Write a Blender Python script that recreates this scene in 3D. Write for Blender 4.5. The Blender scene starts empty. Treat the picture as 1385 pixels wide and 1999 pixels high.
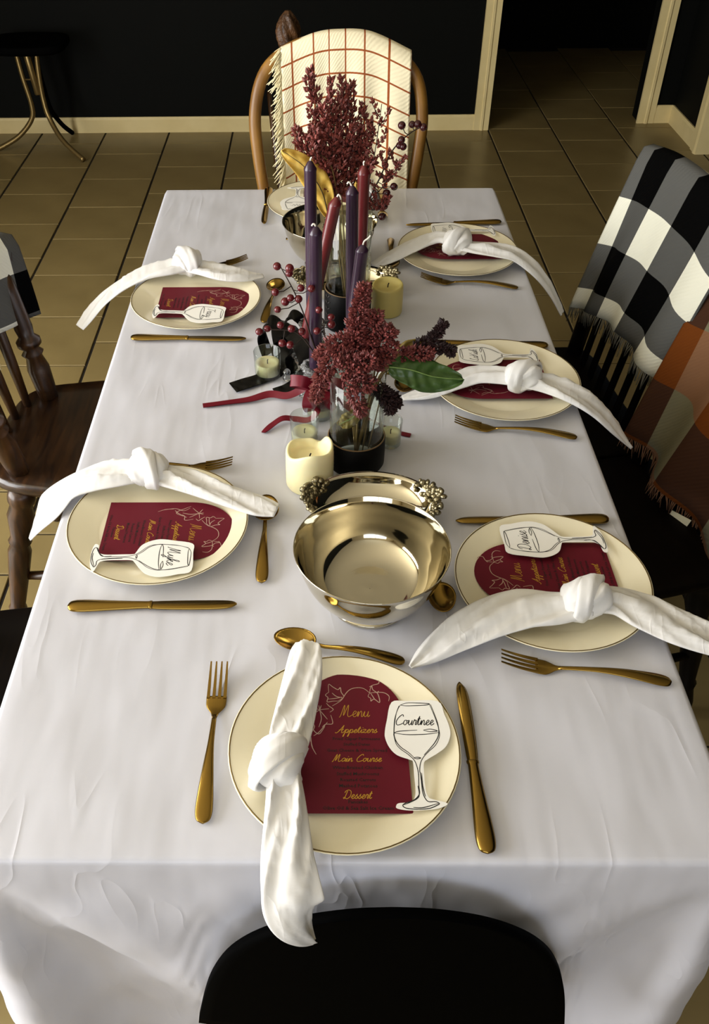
import bpy, math, random
from mathutils import Vector as V, Matrix
random.seed(7)
D=bpy.data; SC=bpy.context.scene; COL=SC.collection
PI=math.pi; sin=math.sin; cos=math.cos; R=math.radians

# ------------------------------------------------------------------ camera
cam=D.cameras.new('camera'); camo=D.objects.new('camera',cam); COL.objects.link(camo)
cam.sensor_fit='AUTO'; cam.sensor_width=36.0; cam.lens=1772.7/1999*36.0
cam.shift_x=(692.5-597.15)/1999; cam.clip_start=.01
rt=V((0.99991271,0.0085058,-0.01011092)); dn=V((-0.00204655,-0.65629598,-0.75450076)); fw=V((-0.01305338,0.75445559,-0.65622128))
m=Matrix.Identity(4)
for i in range(3):
    m[i][0]=rt[i]; m[i][1]=-dn[i]; m[i][2]=-fw[i]
m.translation=V((-.0320,-.4801,1.6455)); camo.matrix_world=m
SC.camera=camo

# ------------------------------------------------------------------ world, daylight, front fill, exposure
w=D.worlds.new('sky'); SC.world=w; w.use_nodes=True
nt=w.node_tree; bg=nt.nodes['Background']
sky=nt.nodes.new('ShaderNodeTexSky'); sky.sky_type='NISHITA'; sky.sun_disc=False; sky.sun_elevation=R(38); sky.sun_rotation=R(200)
nt.links.new(sky.outputs[0],bg.inputs[0]); bg.inputs[1].default_value=.10
def area(name,loc,rot,sx,sy,power,col):
    l=D.lights.new(name,'AREA'); l.shape='RECTANGLE'; l.size=sx; l.size_y=sy; l.energy=power; l.color=col
    o=D.objects.new(name,l); COL.objects.link(o); o.location=loc; o.rotation_euler=rot; return o
area('daylight_side_window',(-2.62,.25,1.20),(0,R(-90),0),2.1,2.5,225,(.99,.985,.97))
area('front_fill_light',(-.5,-2.62,1.55),(R(90),0,0),2.2,1.2,32,(.80,.88,1.0))  # added bluish fill behind the camera, lifts the near cloth and its front drop
vs=SC.view_settings
vs.view_transform='Standard'; vs.look='None'; vs.gamma=1; vs.exposure=-0.2; vs.use_curve_mapping=False

# ------------------------------------------------------------------ helpers
def lin(h):
    h=h.lstrip('#'); o=[]
    for i in (0,2,4):
        c=int(h[i:i+2],16)/255; o.append(c/12.92 if c<=.04045 else ((c+.055)/1.055)**2.4)
    return tuple(o)+(1,)
MATS={}
def mat(name,col,rough=.5,metal=0,spec=.5,bump=None,var=None,sheen=0,coat=0,trans=0,ior=1.45,sss=0,aniso=0):
    """bump=(scale,strength,dist), var=(scale,col2,contrast)"""
    m=D.materials.new(name); m.use_nodes=True; n=m.node_tree.nodes; L=m.node_tree.links; b=n['Principled BSDF']
    c=lin(col); b.inputs['Base Color'].default_value=c
    b.inputs['Roughness'].default_value=rough; b.inputs['Metallic'].default_value=metal
    b.inputs['Specular IOR Level'].default_value=spec; b.inputs['IOR'].default_value=ior
    if sheen: b.inputs['Sheen Weight'].default_value=sheen
    if coat: b.inputs['Coat Weight'].default_value=coat; b.inputs['Coat Roughness'].default_value=.1
    if trans: b.inputs['Transmission Weight'].default_value=trans
    if sss:
        b.inputs['Subsurface Weight'].default_value=sss; b.inputs['Subsurface Radius'].default_value=(.02,.015,.008); b.inputs['Subsurface Scale'].default_value=.5
    tc=None
    if bump or var: tc=n.new('ShaderNodeTexCoord')
    if var:
        t=n.new('ShaderNodeTexNoise'); t.inputs['Scale'].default_value=var[0]; t.inputs['Detail'].default_value=4
        L.new(tc.outputs['Object'],t.inputs['Vector'])
        r=n.new('ShaderNodeValToRGB'); k=var[2] if len(var)>2 else .2
        r.color_ramp.elements[0].position=.5-k; r.color_ramp.elements[1].position=.5+k
        r.color_ramp.elements[0].color=c; r.color_ramp.elements[1].color=lin(var[1])
        L.new(t.outputs['Fac'],r.inputs[0]); L.new(r.outputs[0],b.inputs['Base Color'])
    if bump:
        t=n.new('ShaderNodeTexNoise'); t.inputs['Scale'].default_value=bump[0]; t.inputs['Detail'].default_value=3
        L.new(tc.outputs['Object'],t.inputs['Vector'])
        bp=n.new('ShaderNodeBump'); bp.inputs['Strength'].default_value=bump[1]; bp.inputs['Distance'].default_value=bump[2] if len(bump)>2 else .002
        L.new(t.outputs['Fac'],bp.inputs['Height']); L.new(bp.outputs[0],b.inputs['Normal'])
    MATS[name]=m; return m

def cr(pts,n=8,closed=False):
    """Catmull-Rom through tuples of any dimension"""
    P=[tuple(p) for p in pts]; N=len(P); out=[]
    if N<3 and not closed:
        return [tuple(a+(b-a)*i/n for a,b in zip(P[0],P[1])) for i in range(n+1)]
    seg=N if closed else N-1
    for i in range(seg):
        if closed: a,b,c,d=P[(i-1)%N],P[i],P[(i+1)%N],P[(i+2)%N]
        else: a,b,c,d=P[max(i-1,0)],P[i],P[i+1],P[min(i+2,N-1)]
        for k in range(n):
            t=k/n
            out.append(tuple(.5*(2*q+(r-p)*t+(2*p-5*q+4*r-s)*t*t+(3*q-p-3*r+s)*t**3) for p,q,r,s in zip(a,b,c,d)))
    if not closed: out.append(P[-1])
    return out

class G:
    def __init__(s): s.v=[]; s.f=[]; s.uv={}
    def add(s,vs,fs):
        o=len(s.v); s.v+=[tuple(p) for p in vs]; s.f+=[tuple(i+o for i in f) for f in fs]; return o
    def rows(s,rows,close=False,cap=False,uvs=None):
        n=len(rows[0]); vs=[p for r in rows for p in r]; fs=[]
        for i in range(len(rows)-1):
            for j in range(n if close else n-1):
                k=(j+1)%n
                fs.append((i*n+j,i*n+k,(i+1)*n+k,(i+1)*n+j))
        if cap and close:
            fs.append(tuple(range(n-1,-1,-1))); o=(len(rows)-1)*n; fs.append(tuple(o+j for j in range(n)))
        o=s.add(vs,fs)
        if uvs:
            for i,u in enumerate([p for r in uvs for p in r]): s.uv[o+i]=u
    def tube(s,pts,r,n=8,cap=True,flat=1.0,up=None):
        pts=[V(p) for p in pts]; N=len(pts); rows=[]; U=None
        for i,p in enumerate(pts):
            t=(pts[min(i+1,N-1)]-pts[max(i-1,0)])
            if t.length<1e-9: t=V((0,0,1))
            t.normalize()
            if U is None:
                U=V(up) if up else (V((0,0,1)) if abs(t.z)<.9 else V((1,0,0)))
            S=t.cross(U)
            if S.length<1e-6: S=t.cross(V((0,1,0.1)))
            S.normalize(); U=S.cross(t).normalized()
            rr=r[i] if isinstance(r,(list,tuple)) else r
            rows.append([p+S*(rr*cos(2*PI*k/n))+U*(rr*flat*sin(2*PI*k/n)) for k in range(n)])
        s.rows(rows,close=True,cap=cap)
    def lathe(s,prof,n=32,c=(0,0,0),close=False):
        rows=[]
        for r,z in prof: rows.append([(c[0]+r*cos(2*PI*k/n),c[1]+r*sin(2*PI*k/n),c[2]+z) for k in range(n)])
        if close: rows.append(rows[0])
        s.rows(rows,close=True)
    def box(s,lo,hi,bev=0):
        x0,y0,z0=lo; x1,y1,z1=hi
        if bev:
            b=bev
            pr=[(x0+b,y0),(x1-b,y0),(x1,y0+b),(x1,y1-b),(x1-b,y1),(x0+b,y1),(x0,y1-b),(x0,y0+b)]
            pi=[(min(max(x,x0+b),x1-b),min(max(y,y0+b),y1-b)) for x,y in pr]
            def ins(k): return [(x+(xi-x)*k,y+(yi-y)*k) for (x,y),(xi,yi) in zip(pr,pi)]
            rows=[[(x,y,z0) for x,y in ins(.9)],[(x,y,z0+b) for x,y in pr],[(x,y,z1-b) for x,y in pr],[(x,y,z1) for x,y in ins(.9)]]
            s.rows(rows,close=True,cap=True); return
        s.add([(x0,y0,z0),(x1,y0,z0),(x1,y1,z0),(x0,y1,z0),(x0,y0,z1),(x1,y0,z1),(x1,y1,z1),(x0,y1,z1)],
              [(3,2,1,0),(4,5,6,7),(0,1,5,4),(1,2,6,5),(2,3,7,6),(3,0,4,7)])
    def prism(s,poly,z0,z1):
        n=len(poly)
        s.add([(x,y,z0) for x,y in poly]+[(x,y,z1) for x,y in poly],
              [tuple(range(n-1,-1,-1)),tuple(range(n,2*n))]+[(i,(i+1)%n,n+(i+1)%n,n+i) for i in range(n)])
    def stroke(s,pts,wd,z,taper=True):
        """flat ribbon in the xy plane"""
        N=len(pts); L=[];Rr=[]
        for i,p in enumerate(pts):
            a=pts[max(i-1,0)]; b=pts[min(i+1,N-1)]
            dx,dy=b[0]-a[0],b[1]-a[1]; l=math.hypot(dx,dy) or 1
            k=wd/2*((.55+.45*sin(PI*i/max(N-1,1))) if taper else 1)
            L.append((p[0]-dy/l*k,p[1]+dx/l*k,z)); Rr.append((p[0]+dy/l*k,p[1]-dx/l*k,z))
        s.rows([L,Rr])
    def blob(s,c,r,nu=10,nv=6):
        rx,ry,rz=r if isinstance(r,(tuple,list)) else (r,r,r)
        rows=[[(c[0]+rx*sin(PI*i/nv)*cos(2*PI*k/nu),c[1]+ry*sin(PI*i/nv)*sin(2*PI*k/nu),c[2]-rz*cos(PI*i/nv)) for k in range(nu)] for i in range(nv+1)]
        s.rows(rows,close=True)
    def mesh(s,name,smooth=True,fix=True):
        me=D.meshes.new(name); me.from_pydata(s.v,[],s.f)
        if s.uv:
            l=me.uv_layers.new(name='UVMap')
            for lp in me.loops: l.data[lp.index].uv=s.uv.get(lp.vertex_index,(0,0))
        if fix:
            import bmesh
            b=bmesh.new(); b.from_mesh(me); bmesh.ops.remove_doubles(b,verts=b.verts,dist=1e-7) if not s.uv else None
            bmesh.ops.recalc_face_normals(b,faces=b.faces); b.to_mesh(me); b.free()
        if smooth:
            for p in me.polygons: p.use_smooth=True
        me.update(); return me
    def obj(s,name,m,parent=None,smooth=True,loc=None,fix=True,sharp=None):
        me=s.mesh(name,smooth,fix); return link(name,me,m,parent,loc,sharp)
def link(name,me,m,parent=None,loc=None,sharp=None):
    if m is not None and not me.materials: me.materials.append(m)
    if sharp is not None:
        try: me.set_sharp_from_angle(angle=R(sharp))
        except Exception: pass
    o=D.objects.new(name,me); COL.objects.link(o)
    if parent: o.parent=parent
    if loc: o.location=loc
    return o
def thing(name,label,cat,loc=(0,0,0),rz=0,group=None):
    o=D.objects.new(name,None); COL.objects.link(o); o.location=loc; o.rotation_euler=(0,0,rz); o.empty_display_size=.02
    return tag(o,label,cat,group)
def tag(o,label,cat,group=None):
    o['label']=label; o['category']=cat
    if group: o['group']=group
    return o
def struct(o): o['kind']='structure'; return o
def stuff(o): o['kind']='stuff'; return o
def copy_tree(o,parent=None):
    c=o.copy(); COL.objects.link(c)
    if parent: c.parent=parent
    for ch in list(o.children): copy_tree(ch,c)
    return c
def noise(x,y,z=0):
    return sin(x*1.7+y*2.3+z)*.5+sin(x*3.1-y*1.9+z*1.3+1.2)*.3+sin(-x*5.3+y*4.7+z*.7+.4)*.2

# ------------------------------------------------------------------ materials
def nodes_of(m): return m.node_tree.nodes,m.node_tree.links,m.node_tree.nodes['Principled BSDF']
def wood(name,c1,c2,rough=.35,scale=6,axis=(1,8,8),spec=.5,coat=.0):
    m=mat(name,c1,rough,spec=spec,coat=coat); n,L,b=nodes_of(m)
    tc=n.new('ShaderNodeTexCoord'); mp=n.new('ShaderNodeMapping'); mp.inputs['Scale'].default_value=axis
    L.new(tc.outputs['Object'],mp.inputs[0])
    t=n.new('ShaderNodeTexNoise'); t.inputs['Scale'].default_value=scale; t.inputs['Detail'].default_value=6; t.inputs['Distortion'].default_value=.6
    L.new(mp.outputs[0],t.inputs['Vector'])
    r=n.new('ShaderNodeValToRGB'); r.color_ramp.elements[0].position=.35; r.color_ramp.elements[1].position=.65
    r.color_ramp.elements[0].color=lin(c1); r.color_ramp.elements[1].color=lin(c2)
    L.new(t.outputs['Fac'],r.inputs[0]); L.new(r.outputs[0],b.inputs['Base Color'])
    bp=n.new('ShaderNodeBump'); bp.inputs['Strength'].default_value=.15; bp.inputs['Distance'].default_value=.001
    L.new(t.outputs['Fac'],bp.inputs['Height']); L.new(bp.outputs[0],b.inputs['Normal'])
    return m
def satin(name,col,rough,wr=(14,.35,.004),fine=(900,.05,.0004),sheen=.15,spec=.5):
    """woven cloth: broad creases plus a fine weave"""
    m=mat(name,col,rough,spec=spec,sheen=sheen); n,L,b=nodes_of(m)
    tc=n.new('ShaderNodeTexCoord')
    mp=n.new('ShaderNodeMapping'); mp.inputs['Rotation'].default_value=(0,0,.5); mp.inputs['Scale'].default_value=(1.5,.34,.6)
    L.new(tc.outputs['Object'],mp.inputs[0])
    # sharp creases: thin ridges where a stretched noise crosses its middle, only in some places
    t=n.new('ShaderNodeTexNoise'); t.inputs['Scale'].default_value=wr[0]; t.inputs['Detail'].default_value=1.5; t.inputs['Distortion'].default_value=.5
    L.new(mp.outputs[0],t.inputs['Vector'])
    def mth(op,x,y,z=None):
        q=n.new('ShaderNodeMath'); q.operation=op
        for i,v in enumerate((x,y,z)):
            if v is None: continue
            if isinstance(v,(int,float)): q.inputs[i].default_value=v
            else: L.new(v,q.inputs[i])
        return q.outputs[0]
    rdg=mth('POWER',mth('MAXIMUM',mth('SUBTRACT',1,mth('MULTIPLY',mth('ABSOLUTE',mth('SUBTRACT',t.outputs['Fac'],.5),None),13)),0),2)
    mk=n.new('ShaderNodeTexNoise'); mk.inputs['Scale'].default_value=wr[0]*.45; mk.inputs['Detail'].default_value=1
    L.new(tc.outputs['Object'],mk.inputs['Vector'])
    msk=mth('MINIMUM',mth('MAXIMUM',mth('MULTIPLY',mth('SUBTRACT',mk.outputs['Fac'],.45),6),0),1)
    br=n.new('ShaderNodeTexNoise'); br.inputs['Scale'].default_value=wr[0]*.8; br.inputs['Detail'].default_value=2
    L.new(mp.outputs[0],br.inputs['Vector'])
    hgt=mth('MULTIPLY_ADD',mth('MULTIPLY',rdg,msk),.10,br.outputs['Fac'])
    b1=n.new('ShaderNodeBump'); b1.inputs['Strength'].default_value=wr[1]; b1.inputs['Distance'].default_value=wr[2]
    L.new(hgt,b1.inputs['Height'])
    f=n.new('ShaderNodeTexNoise'); f.inputs['Scale'].default_value=fine[0]; f.inputs['Detail'].default_value=1
    L.new(tc.outputs['Object'],f.inputs['Vector'])
    b2=n.new('ShaderNodeBump'); b2.inputs['Strength'].default_value=fine[1]; b2.inputs['Distance'].default_value=fine[2]
    L.new(f.outputs['Fac'],b2.inputs['Height']); L.new(b1.outputs[0],b2.inputs['Normal']); L.new(b2.outputs[0],b.inputs['Normal'])
    return m
def plaid(name,cols,size,rough=.95,weave=380,line=None):
    """checked cloth on the UV map (in metres). cols = 2x2 colours of the alternating squares; line=(base,line colour,width)"""
    m=mat(name,cols[0],rough,spec=.04); n,L,b=nodes_of(m)
    uv=n.new('ShaderNodeUVMap'); sp=n.new('ShaderNodeSeparateXYZ'); L.new(uv.outputs[0],sp.inputs[0])
    def mth(op,a,bb):
        q=n.new('ShaderNodeMath'); q.operation=op
        for i,x in enumerate((a,bb)):
            if x is None: continue
            if isinstance(x,(int,float)): q.inputs[i].default_value=x
            else: L.new(x,q.inputs[i])
        return q.outputs[0]
    def half(o): return mth('LESS_THAN',mth('MODULO',mth('ADD',o,100*size),2*size),size)
    def mix(f,a,c):
        q=n.new('ShaderNodeMix'); q.data_type='RGBA'; L.new(f,q.inputs[0])
        for i,x in ((6,a),(7,c)):
            if isinstance(x,tuple): q.inputs[i].default_value=x
            else: L.new(x,q.inputs[i])
        return q.outputs[2]
    if line:
        fx=mth('LESS_THAN',mth('MODULO',mth('ADD',sp.outputs[0],100*size),size),line)
        fy=mth('LESS_THAN',mth('MODULO',mth('ADD',sp.outputs[1],100*size),size),line)
        f=mth('MAXIMUM',fx,fy); out=mix(f,lin(cols[0]),lin(cols[1]))
    else:
        hx,hy=half(sp.outputs[0]),half(sp.outputs[1])
        out=mix(hy,mix(hx,lin(cols[0]),lin(cols[1])),mix(hx,lin(cols[2]),lin(cols[3])))
    L.new(out,b.inputs['Base Color'])
    tc=n.new('ShaderNodeTexCoord')
    wv=n.new('ShaderNodeTexWave'); wv.inputs['Scale'].default_value=weave/6; wv.bands_direction='DIAGONAL'; wv.inputs['Distortion'].default_value=1.5
    L.new(uv.outputs[0],wv.inputs['Vector'])
    bp=n.new('ShaderNodeBump'); bp.inputs['Strength'].default_value=.35; bp.inputs['Distance'].default_value=.001
    L.new(wv.outputs['Fac'],bp.inputs['Height']); L.new(bp.outputs[0],b.inputs['Normal'])
    return m
M_tile=mat('glazed_tile','#8d7b50',.32,var=(5,'#7b6a43',.25),bump=(40,.04,.001))
M_grout=mat('grout','#1d160c',.9)
M_black=mat('crushed_black_wall','#070806',.7,spec=.12,bump=(60,.05,.001))  # dark walls; crushed shadow tone is put into the near-black albedo
M_cream=mat('cream_plaster','#b8ab8c',.85,bump=(80,.05,.001))
M_ceil=mat('ceiling_plaster','#d9cfb6',.9,bump=(50,.05,.001))
M_trim=mat('cream_trim_paint','#e3d19c',.45,var=(9,'#d6c28a',.3))
M_cloth=satin('white_satin_cloth','#cbccd6',.32,wr=(11,.45,.010))
M_napkin=satin('white_napkin_cotton','#e4e3e2',.5,wr=(30,.6,.005),sheen=.2,spec=.3)
M_plate=mat('cream_glazed_china','#ece4c8',.12,coat=.3)
M_rimline=mat('dark_gold_rim','#6a5526',.3,metal=.6)
M_gold=mat('polished_gold','#8d7136',.2,metal=1)
M_silver=mat('polished_silver','#cdc6b2',.06,metal=1)
M_silver_chased=mat('chased_silver','#8f866c',.3,metal=1,bump=(300,.6,.002))
M_menu=mat('burgundy_card','#610d20',.6,spec=.3,bump=(500,.08,.0003))
M_goldink=mat('gold_ink','#c79a3a',.35,metal=.5)
M_blackink=mat('black_ink','#0b0606',.6)
M_vine=mat('pale_foil_ink','#b89a8a',.4)
M_card=mat('white_card','#f7f6f2',.6,spec=.3)
M_ink=mat('grey_black_ink','#1b1b1e',.7)
M_purple=mat('purple_wax','#2b192c',.28,sss=.03,var=(30,'#352036',.3),coat=.2)
M_red=mat('wine_red_wax','#571a1d',.28,sss=.03,var=(30,'#662224',.3),coat=.2)
M_ivory=mat('ivory_wax','#f4ecc4',.4,sss=.25,var=(12,'#ece0a8',.3))
M_ivory2=mat('yellowed_ivory_wax','#cfc07a',.4,sss=.25,var=(12,'#c3b26a',.3))
M_pool=mat('melted_wax_hollow','#d9bf7e',.5,sss=.2)
M_wick=mat('white_cotton_wick','#e8e2d6',.9)
M_char=mat('charred_wick','#15100c',.9)
def thin_glass(name,tint,base=.05,edge=.75,rough=.02):
    m=D.materials.new(name); m.use_nodes=True; n=m.node_tree.nodes; L=m.node_tree.links
    for x in list(n):
        if x.type=='BSDF_PRINCIPLED': n.remove(x)
    tr=n.new('ShaderNodeBsdfTransparent'); tr.inputs[0].default_value=lin(tint)
    gl=n.new('ShaderNodeBsdfGlossy'); gl.inputs['Roughness'].default_value=rough
    lw=n.new('ShaderNodeLayerWeight'); lw.inputs[0].default_value=.5
    pw=n.new('ShaderNodeMath'); pw.operation='POWER'; pw.inputs[1].default_value=3.5; L.new(lw.outputs['Facing'],pw.inputs[0])
    ma=n.new('ShaderNodeMath'); ma.operation='MULTIPLY_ADD'; ma.inputs[1].default_value=edge; ma.inputs[2].default_value=base; L.new(pw.outputs[0],ma.inputs[0])
    mx=n.new('ShaderNodeMixShader'); L.new(ma.outputs[0],mx.inputs[0]); L.new(tr.outputs[0],mx.inputs[1]); L.new(gl.outputs[0],mx.inputs[2])
    out=[x for x in n if x.type=='OUTPUT_MATERIAL'][0]; L.new(mx.outputs[0],out.inputs[0]); return m
M_glass=thin_glass('clear_glass','#f3f6f3')
M_crystal=mat('pressed_crystal','#f4f6f8',.05,trans=1,ior=1.5,bump=(140,.6,.002))
M_leather=mat('black_leather','#050404',.55,spec=.15,bump=(250,.2,.001))
M_seam=mat('tan_edge','#6d5536',.6)
M_thread=mat('black_thread','#3a3434',.6)
M_stem=mat('brown_stem','#5a4426',.7,var=(60,'#7d6636',.3))
M_twig=mat('dark_twig','#2a1a12',.7)
M_berry=mat('glossy_red_berry','#64101a',.25,coat=.2,var=(25,'#480a10',.3))
M_berry2=mat('dark_red_berry','#3a0c12',.25,coat=.3)
M_floret=mat('dried_burgundy_floret','#96493f',.55,var=(260,'#451815',.22))
M_floret2=mat('fuzzy_burgundy_floret','#8d4743',.5,var=(300,'#3a1213',.22))
M_floret3=mat('dark_dried_floret','#2a0c0e',.65,var=(300,'#160607',.25))
M_leafg=mat('green_leaf','#2f4620',.36,var=(70,'#44602a',.25),bump=(60,.5,.002))
M_leafy=mat('yellow_dried_leaf','#b98d2c',.5,var=(70,'#e0c060',.25),bump=(60,.5,.002))
M_leafo=mat('olive_dried_leaf','#6b5c1f',.5,var=(70,'#8a7426',.25),bump=(60,.5,.002))
M_vein=mat('dark_leaf_rib','#2a2014',.6)
M_veing=mat('pale_leaf_rib','#7d9a55',.5)
M_ribbon=mat('burgundy_satin_ribbon','#66091d',.42,spec=.35,bump=(250,.1,.001))
M_bribbon=mat('black_satin','#060505',.33,spec=.3,bump=(12,.2,.004))
M_oak=wood('honey_oak','#6e4a1c','#8f672c',.4,5,(6,6,1))
M_dark=wood('dark_stained_wood','#1c1009','#36210f',.28,7,(1,9,9),coat=.2)
M_darkv=wood('dark_turned_wood','#24150b','#43290f',.35,8,(8,8,1),coat=.1)
M_ebony=mat('black_painted_wood','#070504',.4,spec=.2)
M_ebseat=wood('near_black_stained_wood','#060302','#0c0603',.5,7,(1,9,9),spec=.1)
M_shell=mat('matte_black_shell','#020202',.75,spec=.02,bump=(300,.05,.0005))
M_brass=mat('tarnished_brass_tube','#8a754a',.35,metal=.8)
M_rubber=mat('black_rubber','#030303',.8,spec=.03)
M_bw=plaid('buffalo_check',('#5a5a58','#050505','#e9e8d8','#545452'),.098)
M_or=plaid('rust_plaid',('#432c20','#76715a','#6c3a17','#846046'),.135)
M_grid=plaid('cream_window_pane_check',('#f7edcc','#9c5530'),.052,line=.0042)
M_fr_cream=mat('cream_fringe_yarn','#e6dab2',.95,spec=.1)
M_fr_grey=mat('grey_fringe_yarn','#6a675c',.95,spec=.1)
M_fr_brown=mat('brown_fringe_yarn','#6a4c38',.95,spec=.1)
M_tagw=mat('white_care_tag','#e4dcbc',.7)
M_carved=mat('carved_brown_wood','#5a3a1c',.5,var=(40,'#2c1a0c',.2),bump=(90,.8,.006))

# ------------------------------------------------------------------ the room
FX0,FX1,FY0,FY1=-2.6,2.9,-2.6,6.2
g=G(); g.box((FX0,FY0,-.06),(FX1,FY1,-.004)); floor=struct(g.obj('floor',M_grout,smooth=False))
floor['label']='beige square floor tiles with dark joints'
# tiles: columns .34 wide in running bond, each a piece of the floor
TILE={}
def tile_mesh(w,h):
    k=(round(w,4),round(h,4))
    if k not in TILE:
        g=G(); b=.0015; t=.0
        g.rows([[(b,b,-.02),(w-b,b,-.02),(w-b,h-b,-.02),(b,h-b,-.02)],[(b,b,-b),(w-b,b,-b),(w-b,h-b,-b),(b,h-b,-b)],
                [(2*b,2*b,0),(w-2*b,2*b,0),(w-2*b,h-2*b,0),(2*b,h-2*b,0)]],close=True,cap=True)
        me=g.mesh('tile',False); me.materials.append(M_tile); TILE[k]=me
    return TILE[k]
gx,gy=.0062,.0034
def in_view(x,y):
    # the stretch of floor the photograph shows (a little wider), the rest is laid as one piece
    return (-2.3<x<2.0) and (-.3<y<5.0) and not(-.36<x<.06 and y<1.6)
rest=G(); ntile=0
for ci in range(-11,8):
    x0=.88+ci*.34
    off=4.184 if ci%2==0 else 4.338
    for k in range(-8,22):
        y0=off-k*.335
        if x0<FX0 or x0+.34>FX1 or y0<FY0 or y0+.335>FY1: continue
        wv,hv=.34-gx,.335-gy
        if in_view(x0,y0) and ntile<295:
            link('tile',tile_mesh(wv,hv),M_tile,floor,(x0+gx/2,y0+gy/2,random.uniform(-.0006,.0006))); ntile+=1
        else:
            rest.box((x0+gx/2,y0+gy/2,-.02),(x0+.34-gx/2,y0+.335-gy/2,0))
o=rest.obj('tile_remainder',M_tile,floor,smooth=False); stuff(o)
WY=4.515
def boxes(name,m,bs,parent=None):
    g=G()
    for b in bs: g.box(*b)
    return g.obj(name,m,parent,smooth=False)
struct(boxes('wall_back',M_black,[((FX0,WY,0),(.80,WY+.12,2.45)),((.80,WY,2.06),(1.77,WY+.12,2.45)),((1.70,WY+.09,0),(1.99,WY+.21,2.45))]))
struct(boxes('wall_right',M_black,[((1.872,4.14,0),(1.99,WY+.09,2.45)),((1.872,3.2,2.06),(1.99,4.14,2.45)),((1.872,FY0,0),(1.99,3.2,2.45))]))
struct(boxes('wall_hall',M_black,[((.6,FY1-.12,0),(2.7,FY1,2.45)),((.58,WY+.12,0),(.7,FY1,2.45)),((2.3,WY+.21,0),(2.42,FY1,2.45)),((1.99,WY+.1,0),(2.42,WY+.21,2.45)),((2.7,3.0,0),(2.82,WY+.1,2.45))]))
struct(boxes('wall_left',M_cream,[((FX0-.1,FY0,0),(FX0,-1.05,2.45)),((FX0-.1,1.55,0),(FX0,WY+.12,2.45)),((FX0-.1,-1.05,0),(FX0,1.55,.12)),((FX0-.1,-1.05,2.3),(FX0,1.55,2.45))]))
struct(boxes('wall_front',M_cream,[((FX0-.1,FY0-.1,0),(-1.65,FY0,2.45)),((.65,FY0-.1,0),(1.99,FY0,2.45)),((-1.65,FY0-.1,0),(.65,FY0,.9)),((-1.65,FY0-.1,2.2),(.65,FY0,2.45))]))
struct(boxes('ceiling',M_ceil,[((FX0-.1,FY0-.1,2.45),(FX1,WY+.12,2.5))]))
struct(boxes('ceiling_hall',M_black,[((.58,WY+.12,2.45),(FX1,FY1,2.5))]))
wf=struct(boxes('window_1',M_trim,[((FX0-.07,-1.05,.12),(FX0-.02,-.98,2.3)),((FX0-.07,1.48,.12),(FX0-.02,1.55,2.3)),((FX0-.07,.22,.12),(FX0-.02,.28,2.3)),((FX0-.07,-.98,.12),(FX0-.02,1.48,.18)),((FX0-.07,-.98,2.24),(FX0-.02,1.48,2.3))]))
wf=struct(boxes('front_fill_frame',M_trim,[((-1.65,FY0-.07,.9),(-1.59,FY0-.02,2.2)),((.59,FY0-.07,.9),(.65,FY0-.02,2.2)),((-.53,FY0-.07,.9),(-.47,FY0-.02,2.2)),((-1.59,FY0-.07,.9),(.59,FY0-.02,.96)),((-1.59,FY0-.07,2.14),(.59,FY0-.02,2.2))]))  # unseen frame, added around the opening of the front fill
def skirting(name,pts,h,t,m=M_trim):
    """board along a polyline, with a small bevelled top"""
    g=G()
    for (a,b) in zip(pts[:-1],pts[1:]):
        a=V(a);b=V(b);d=(b-a).normalized(); nrm=V((d.y,-d.x,0))
        prof=[(0,0),(t,0),(t,h-.012),(t*.55,h),(0,h)]
        rows=[[a+nrm*p+V((0,0,q)) for p,q in prof],[b+nrm*p+V((0,0,q)) for p,q in prof]]
        g.rows(rows,close=True,cap=True)
    return struct(g.obj(name,m,smooth=False))
skirting('baseboard_back',[(FX0,WY,0),(.80,WY,0)],.078,.013)
skirting('baseboard_right',[(1.775,WY+.09,0),(1.872,WY+.09,0),(1.872,4.20,0)],.09,.014)
def casing(name,x0,x1,y,dep,h=2.06,m=M_trim):
    g=G(); w=x1-x0
    # jamb board with a raised bead, swept from floor to lintel
    prof=[(x0,y),(x0,y-dep),(x0+w*.42,y-dep),(x0+w*.47,y-dep-.006),(x0+w*.6,y-dep-.006),(x0+w*.65,y-dep),(x1,y-dep),(x1,y+.09),(x0+w*.4,y+.09),(x0+w*.4,y)]
    g.prism(prof,0,h); return struct(g.obj(name,m,smooth=False))
casing('trim_1',.80,.878,WY,.016)
casing('trim_2',1.688,1.775,WY+.09,.016)
g=G(); g.prism([(1.872,4.20),(1.852,4.20),(1.852,4.16),(1.846,4.15),(1.846,4.135),(1.852,4.12),(1.96,4.12),(1.96,4.14),(1.872,4.14)],0,2.06); struct(g.obj('trim_3',M_trim,smooth=False))

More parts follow.
